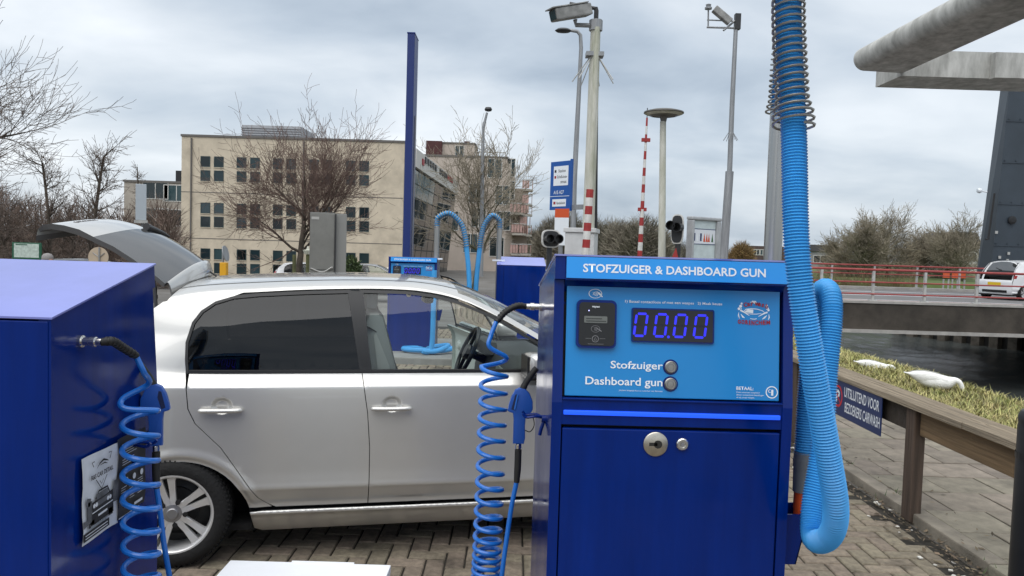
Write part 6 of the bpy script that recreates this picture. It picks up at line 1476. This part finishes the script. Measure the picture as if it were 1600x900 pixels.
# ---- the person at far left: one continuous body
def person():
    p = at(75, 398, 14); zg = terrain(p.x, 14)
    t = thing('person', 'person in grey knitted hat and dark coat behind the left machine', 'person', (p.x, 14, zg), rad(70)); Hh = p.z - zg
    k = Hh / 1.70
    sk = bpy.data.meshes.new('body')
    J = [(0,0,.95),(0,0,1.15),(0,0,1.33),(0,-.0,1.42),(0,-.01,1.47),(.19,0,1.36),(.23,.0,1.10),(.22,-.06,.86),(.22,-.09,.78),(-.19,0,1.36),(-.23,0,1.10),(-.22,-.06,.86),(-.22,-.09,.78),(.09,0,.88),(.10,-.01,.48),(.10,.02,.09),(.11,-.13,.04),(-.09,0,.88),(-.10,.03,.48),(-.10,.06,.09),(-.11,-.09,.04)]
    E_ = [(0,1),(1,2),(2,3),(3,4),(2,5),(5,6),(6,7),(7,8),(2,9),(9,10),(10,11),(11,12),(0,13),(13,14),(14,15),(15,16),(0,17),(17,18),(18,19),(19,20)]
    Rr = [.17,.165,.16,.075,.062,.075,.058,.045,.04,.075,.058,.045,.04,.10,.07,.05,.045,.10,.07,.05,.045]
    sk.from_pydata([Vector(j) * k for j in J], E_, []); ob = link('body', sk, t); md = ob.modifiers.new('skin', 'SKIN'); 
    for i, v in enumerate(sk.skin_vertices[0].data): v.radius = (Rr[i] * k,) * 2; v.use_root = i == 0
    md2 = ob.modifiers.new('sub', 'SUBSURF'); md2.levels = md2.render_levels = 2
    dg = bpy.context.evaluated_depsgraph_get(); me = bpy.data.meshes.new_from_object(ob.evaluated_get(dg)); bpy.data.objects.remove(ob)
    me.materials.clear(); me.materials.append(mat('dark_coat', (.018, .018, .022), .9)); me.polygons.foreach_set('use_smooth', [True] * len(me.polygons)); link('body', me, t)
    hd = MB(); rows = []
    for i in range(13):
        u = i / 12; z = 1.46 + .235 * u; r = .078 * math.sin(max(.12, min(.985, u * .93 + .06)) * math.pi) ** .55; rows.append([((r * .92) * math.cos(a), r * 1.12 * math.sin(a) - .012 - (.022 * math.exp(-((u - .45) / .09) ** 2) * math.exp(-((a + math.pi/2) / .18) ** 2)), z) for a in [-math.pi/2 + 2*math.pi*j/40 for j in range(41)]])
    me = MB().grid([[(x*k, y*k, z*k) for x, y, z in r] for r in rows]).mesh('head', mat('skin_tone', (.42, .24, .17), .7), True); hd = link('head', me, t)
    fm = MB()
    for s in (-1, 1): fm.lathe([(0, -.005), (.009, -.003), (.009, .003), (0, .005)], 8, Matrix.Scale(k, 4) @ Mloc(s * .03, -.094, 1.585, rad(90)))
    fm.box(-.022*k, .022*k, -.1*k, -.088*k, 1.512*k, 1.52*k); fm.build('eyes_and_mouth', m_trim, hd)
    ht = MB().lathe([(.088*k, 1.585*k), (.098*k, 1.60*k), (.102*k, 1.63*k), (.094*k, 1.68*k), (.065*k, 1.715*k), (.02*k, 1.73*k), (0, 1.73*k)], 20, Matrix.Translation((0, .012*k, 0))); ht.tube([(0, .02*k, 1.44*k), (0, .035*k, 1.52*k), (0, .03*k, 1.60*k)], [.085*k, .092*k, .098*k], 16)
    ht.build('knitted_hat', mat('grey_knit', (.27, .255, .25), .95, bump=.6, bs=120), t, smooth=True)
    for s in (-1, 1):
        hm = MB(); 
        for j in range(4): hm.tube([Vector((s*(.20 + j*.013), -.09, .775))*k, Vector((s*(.20 + j*.013), -.105, .735))*k, Vector((s*(.20 + j*.013), -.095, .70 + .008*abs(j-1.5)))*k], [.0085*k, .008*k, .006*k], 6)
        hm.tube([Vector((s*.20, -.10, .78))*k, Vector((s*.185, -.125, .755))*k, Vector((s*.185, -.13, .725))*k], [.010*k, .009*k, .007*k], 6); hm.build('hand', mat('skin_tone', (.42, .24, .17), .7), t, smooth=True)
    return t
person()

# ---- post and hose of the left machine, outside the frame (they show only in reflections)
far_post('steel hose post left of the flyer-covered machine', (-2.02, 1.98, 0))
far_hose('vacuum hose arching beside the flyer-covered machine', (-2.02, 1.98), .10, [(.14, .2, .4), (.10, .3, .06), (-.2, .35, .06)])
# ================================================================ TREES AND WOODS
m_bark = mat('bark_brown', (.085, .068, .052), .95, var=.4, vs=3, bump=.4, bs=8); m_barkg = mat('bark_green', (.10, .10, .055), .95, var=.4, vs=3); m_twig = mat('winter_twigs', (.12, .092, .075), .95, var=.3, vs=.6); m_twigr = mat('reddish_twigs', (.15, .10, .082), .95, var=.3, vs=.6); m_twigg = mat('grey_green_twigs', (.27, .235, .175), .95, var=.3, vs=.4)
def grow_tree(r, H, r0, trunk, n1, levels, ang, trop, ratio, wob=.16, lean=(0, 0), dens_=1.0, minr=.006, first=.0):
    segs = []
    def branch(p, d, L, rad0, lev):
        ns = max(3, int(6 - lev)); pts = [p]; d = d.normalized(); tip = rad0 * (.45 if lev == 0 else .28)
        for i in range(ns):
            d = (d + Vector((r.gauss(0, wob), r.gauss(0, wob), r.gauss(0, wob * .7))) * (.35 if lev == 0 else 1) + Vector((0, 0, trop * (0 if lev == 0 else 1)))).normalized()
            q = p + d * (L / ns); a, b = lerp(rad0, tip, i / ns), lerp(rad0, tip, (i + 1) / ns)
            segs.append((p, q, max(minr, a), max(minr, b), lev)); p = q
            if lev < levels and ((i + 1) / ns > (first if lev == 0 else .15)):
                nb = (n1[min(lev, len(n1) - 1)] * dens_) / (ns * (1 - (first if lev == 0 else .15))); k = int(nb) + (1 if r.random() < nb - int(nb) else 0)
                for _ in range(k):
                    az = r.uniform(0, 2 * math.pi); an = rad(r.gauss(ang[min(lev, len(ang) - 1)], 10)); t1 = d.orthogonal().normalized(); t2 = d.cross(t1)
                    nd = d * math.cos(an) + (t1 * math.cos(az) + t2 * math.sin(az)) * math.sin(an)
                    bp = p - d * (L / ns) * r.random() * .8
                    fall = (1 - .45 * (i + 1) / ns) if lev == 0 else (1 - .35 * (i + 1) / ns)
                    branch(bp, nd, L0[lev + 1] * r.uniform(.65, 1.2) * fall, max(minr, b * r.uniform(.45, .7)), lev + 1)
        if lev and lev < levels: branch(p, d, L0[lev + 1] * .9, tip, lev + 1)
    L0 = [H * trunk] + [H * ratio[0] * ratio[1] ** k for k in range(6)]
    branch(Vector((0, 0, -.2)), Vector((lean[0], lean[1], 1)), L0[0], r0, 0)
    return segs
def segs_mb(segs, lo, hi):
    mb = MB()
    for p, q, a, b, lev in segs:
        if lo <= lev <= hi: mb.tube([p, q], [a, b], 7 if lev == 0 else 4 if lev == 1 else 3, caps=False)
    return mb
def tree(name, label, loc, seed, mt, mc, group='bare winter trees', **k):
    r = random.Random(seed); s = grow_tree(r, **k); t = thing(name, label, 'tree', loc, 0, group)
    segs_mb(s, 0, 1).build('trunk', mt, t, smooth=True, angle=80, fix=False); segs_mb(s, 2, 9).build('crown', mc, t, fix=False)
    return t
def G(px, Y, z=-.75): p = at(px, 400, Y); return (p.x, Y, z)
# the spreading tree in front of the office block
tm_ = tree('bare_tree', 'wide bare tree leaning in front of the beige office block', G(462, 35), 11, m_bark, m_twigr, H=11.5, r0=.19, trunk=.36, n1=[10, 7, 5, 4], levels=4, ang=[50, 46, 42, 40], trop=.06, ratio=(.40, .56), lean=(.20, 0), wob=.17, minr=.007, first=.5)
tree('bare_tree', 'slender bare tree before the apartment block behind the hose arches', G(741, 42), 23, m_barkg, m_twigg, H=10.5, r0=.17, trunk=.48, n1=[9, 6, 4, 3], levels=4, ang=[46, 42, 40, 38], trop=.07, ratio=(.40, .54), wob=.17, minr=.009, first=.4)
tree('bare_tree', 'big bare tree cut off by the left edge of the picture', G(-98, 24, -.6), 31, m_bark, m_twig, H=10.0, r0=.22, trunk=.55, n1=[10, 7, 5, 3], levels=4, ang=[50, 46, 42, 40], trop=.05, ratio=(.42, .54), wob=.17, minr=.006, first=.3)
tree('bare_tree', 'upright bare alder with fine twigs left of the low block', G(139, 30), 43, m_bark, m_twig, H=6.1, r0=.10, trunk=.95, n1=[26, 6, 4], levels=3, ang=[50, 46, 42], trop=.05, ratio=(.21, .52), wob=.10, minr=.007, first=.12)
tree('bare_tree', 'smaller bare alder between the edge tree and the upright alder', G(78, 33), 47, m_bark, m_twig, H=6.1, r0=.10, trunk=.95, n1=[24, 6, 4], levels=3, ang=[50, 46, 42], trop=.05, ratio=(.22, .52), wob=.10, minr=.007, first=.12)
tree('bare_tree', 'thin young tree poking above the low block roof', G(224, 72, -.6), 53, m_bark, m_twig, H=9.6, r0=.10, trunk=.95, n1=[30, 5], levels=2, ang=[60, 45], trop=.03, ratio=(.11, .55), wob=.10, minr=.014, first=.4)
for k, (px, lab, sd) in enumerate(((20, 'bare tree in the thicket behind the map sign', 61), (105, 'bare tree in the thicket behind the dark car', 67), (182, 'bare shrub-like tree before the gable of the low block', 71))):
    tree('bare_tree', lab, G(px, 38 + 3 * k), sd, m_bark, m_twig, H=(6.4, 5.5, 4.6)[k], r0=.10, trunk=.6, n1=[13, 6, 4], levels=3, ang=[45, 44, 40], trop=.05, ratio=(.34, .5), wob=.2, minr=.011, first=.2)
# right bank trees
for k, (px, Y, H, lab, sd, rt) in enumerate(((1352, 62, 4.9, 'round bare tree at the left end of the far-bank row', 81, .42), (1388, 66, 5.9, 'tallest bare tree in the far-bank row', 83, .44), (1440, 70, 4.6, 'lower bare tree in the middle of the far-bank row', 87, .42), (1478, 66, 4.9, 'bare tree left of the last one before the tower', 89, .42), (1504, 60, 5.4, 'bare tree standing next to the bridge tower', 91, .42), (1318, 68, 4.4, 'leftmost low bare tree beside the vacuum hose', 93, .42))):
    tree('bare_tree', lab, (at(px, 410, Y).x, Y, 0), sd, m_barkg, m_twigg, H=H * 1.3, r0=.16, trunk=.42, n1=[11, 7, 5, 4], levels=4, ang=[42, 40, 38, 36], trop=.05, ratio=(rt, .55), wob=.16, minr=.011, first=.25)
# far woods and thickets that read as one mass
def thicket(name, label, blobs, n, m, seed, L=(.5, 1.6), w=.02, up=.55, kind='stuff', cat='woods'):
    r = random.Random(seed); mb = MB()
    vol = [b[3] * b[5] for b in blobs]; tot = sum(vol)
    for b, v in zip(blobs, vol):
        cx, cy, cz, rx, ry, rz = b
        for _ in range(int(n * v / tot)):
            while True:
                p = Vector((r.uniform(-1, 1), r.uniform(-1, 1), r.uniform(0, 1)))
                if p.length < 1 and (p.length > .5 or r.random() < .6): break
            c = Vector((cx + p.x * rx, cy + p.y * ry, cz + p.z * rz)); d = (p * .7 + Vector((r.gauss(0, .5), r.gauss(0, .5), up + r.gauss(0, .4)))).normalized() * r.uniform(*L); s = d.orthogonal().normalized() * w * r.uniform(.6, 1.6); s2 = d.cross(s).normalized() * s.length
            mid = c + d * .5 + s2 * r.uniform(-2, 2)
            mb.add([c - s, c + s, mid + s * .6, mid - s * .6, c + d], [(0, 1, 2, 3), (3, 2, 4)])
            e = (d.normalized() + Vector((r.gauss(0, .6), r.gauss(0, .6), r.gauss(.1, .4)))).normalized() * d.length * .6
            mb.add([mid - s * .6, mid + s * .6, mid + e], [(0, 1, 2)])
    return tag(mb.build(name, m, fix=False), label, cat, kind=kind)
def B(px, Y, rxp, top_py, z0=-.8, ry=None):
    p = at(px, 400, Y); rx = rxp / FOC * Y; zt_ = at(px, top_py, Y).z; return (p.x, Y, z0, rx, ry or rx * .6, zt_ - z0)
thicket('thicket', 'brown thicket of bare shrubs along the far left', [B(-10, 44, 60, 300), B(50, 46, 60, 318), B(120, 48, 60, 325), B(190, 44, 40, 335), B(245, 40, 40, 325), B(262, 38, 20, 330)], 10500, mat('thicket_brown', (.17, .125, .10), .95, rnd='island', rv=.5), 5, w=.014)
thicket('far_woods', 'dark wood on the horizon behind the bridge signals', [B(860, 150, 26, 345), B(890, 140, 26, 338), B(925, 145, 30, 348), B(955, 150, 30, 350), B(975, 130, 34, 352), B(1005, 125, 46, 346), B(1030, 130, 26, 366), B(835, 160, 22, 362), B(1060, 150, 30, 386), B(1110, 160, 40, 390)], 26000, mat('wood_dark', (.19, .17, .13), .95, rnd='island', rv=.45), 6, L=(.8, 2.6), w=.055)
thicket('far_bank_scrub', 'grey-brown scrub under the far-bank trees', [B(1335, 64, 40, 376, 0), B(1390, 66, 45, 370, 0), B(1445, 70, 45, 374, 0), B(1490, 68, 30, 388, 0), B(1300, 70, 20, 394, 0)], 7000, mat('scrub_grey', (.25, .215, .15), .95, rnd='island', rv=.45), 8, L=(.4, 1.5), w=.018)
wl_ = thing('willow_bush', 'round tawny willow left of the dark brick building', 'tree', (at(1158, 405, 90).x, 90, 0)); w_ = thicket('crown', None, [(0, 0, 0, 1.55, 1.5, at(1158, 381, 90).z)], 4200, mat('tawny_willow', (.24, .155, .062), .95, rnd='island', rv=.35), 9, L=(.3, .9), w=.03, kind=None, cat=None); w_.parent = wl_
MB().tube([(0, 0, -.5), (.05, 0, 1.2)], [.16, .1], 8).build('trunk', m_bark, wl_)
hd = thing('evergreen_bush', 'round green bush just right of the grey switch cabinet', 'bush', (at(548, 420, 30).x, 30, -.75)); w_ = thicket('foliage', None, [(0, 0, 0, .62, .6, at(548, 400, 30).z + .75)], 2600, mat('evergreen_leaf', (.045, .07, .022), .9, rnd='island', rv=.4), 10, L=(.08, .22), w=.03, kind=None, cat=None); w_.parent = hd
fb = MB().grid([[(x, y, z) for x in (7.5, 15, 24, 40, 60, 100, 180)] for y, z in ((49, -2.9), (52, .25), (70, .30), (120, .35), (400, .4))]); tag(fb.build('far_bank', mat('far_grass', (.085, .125, .032), .95, var=.3, vs=.5), smooth=True), kind='structure')

thicket('reed_bed', 'strip of dry brown reeds on the far bank behind the bridge', [(lerp(9, 26, k / 11), 50.5, -.9, 1.3, .8, 1.55) for k in range(12)], 9000, mat('reed_tan', (.26, .185, .10), .95, rnd='island', rv=.4), 12, L=(.3, .8), w=.014, up=2.5)
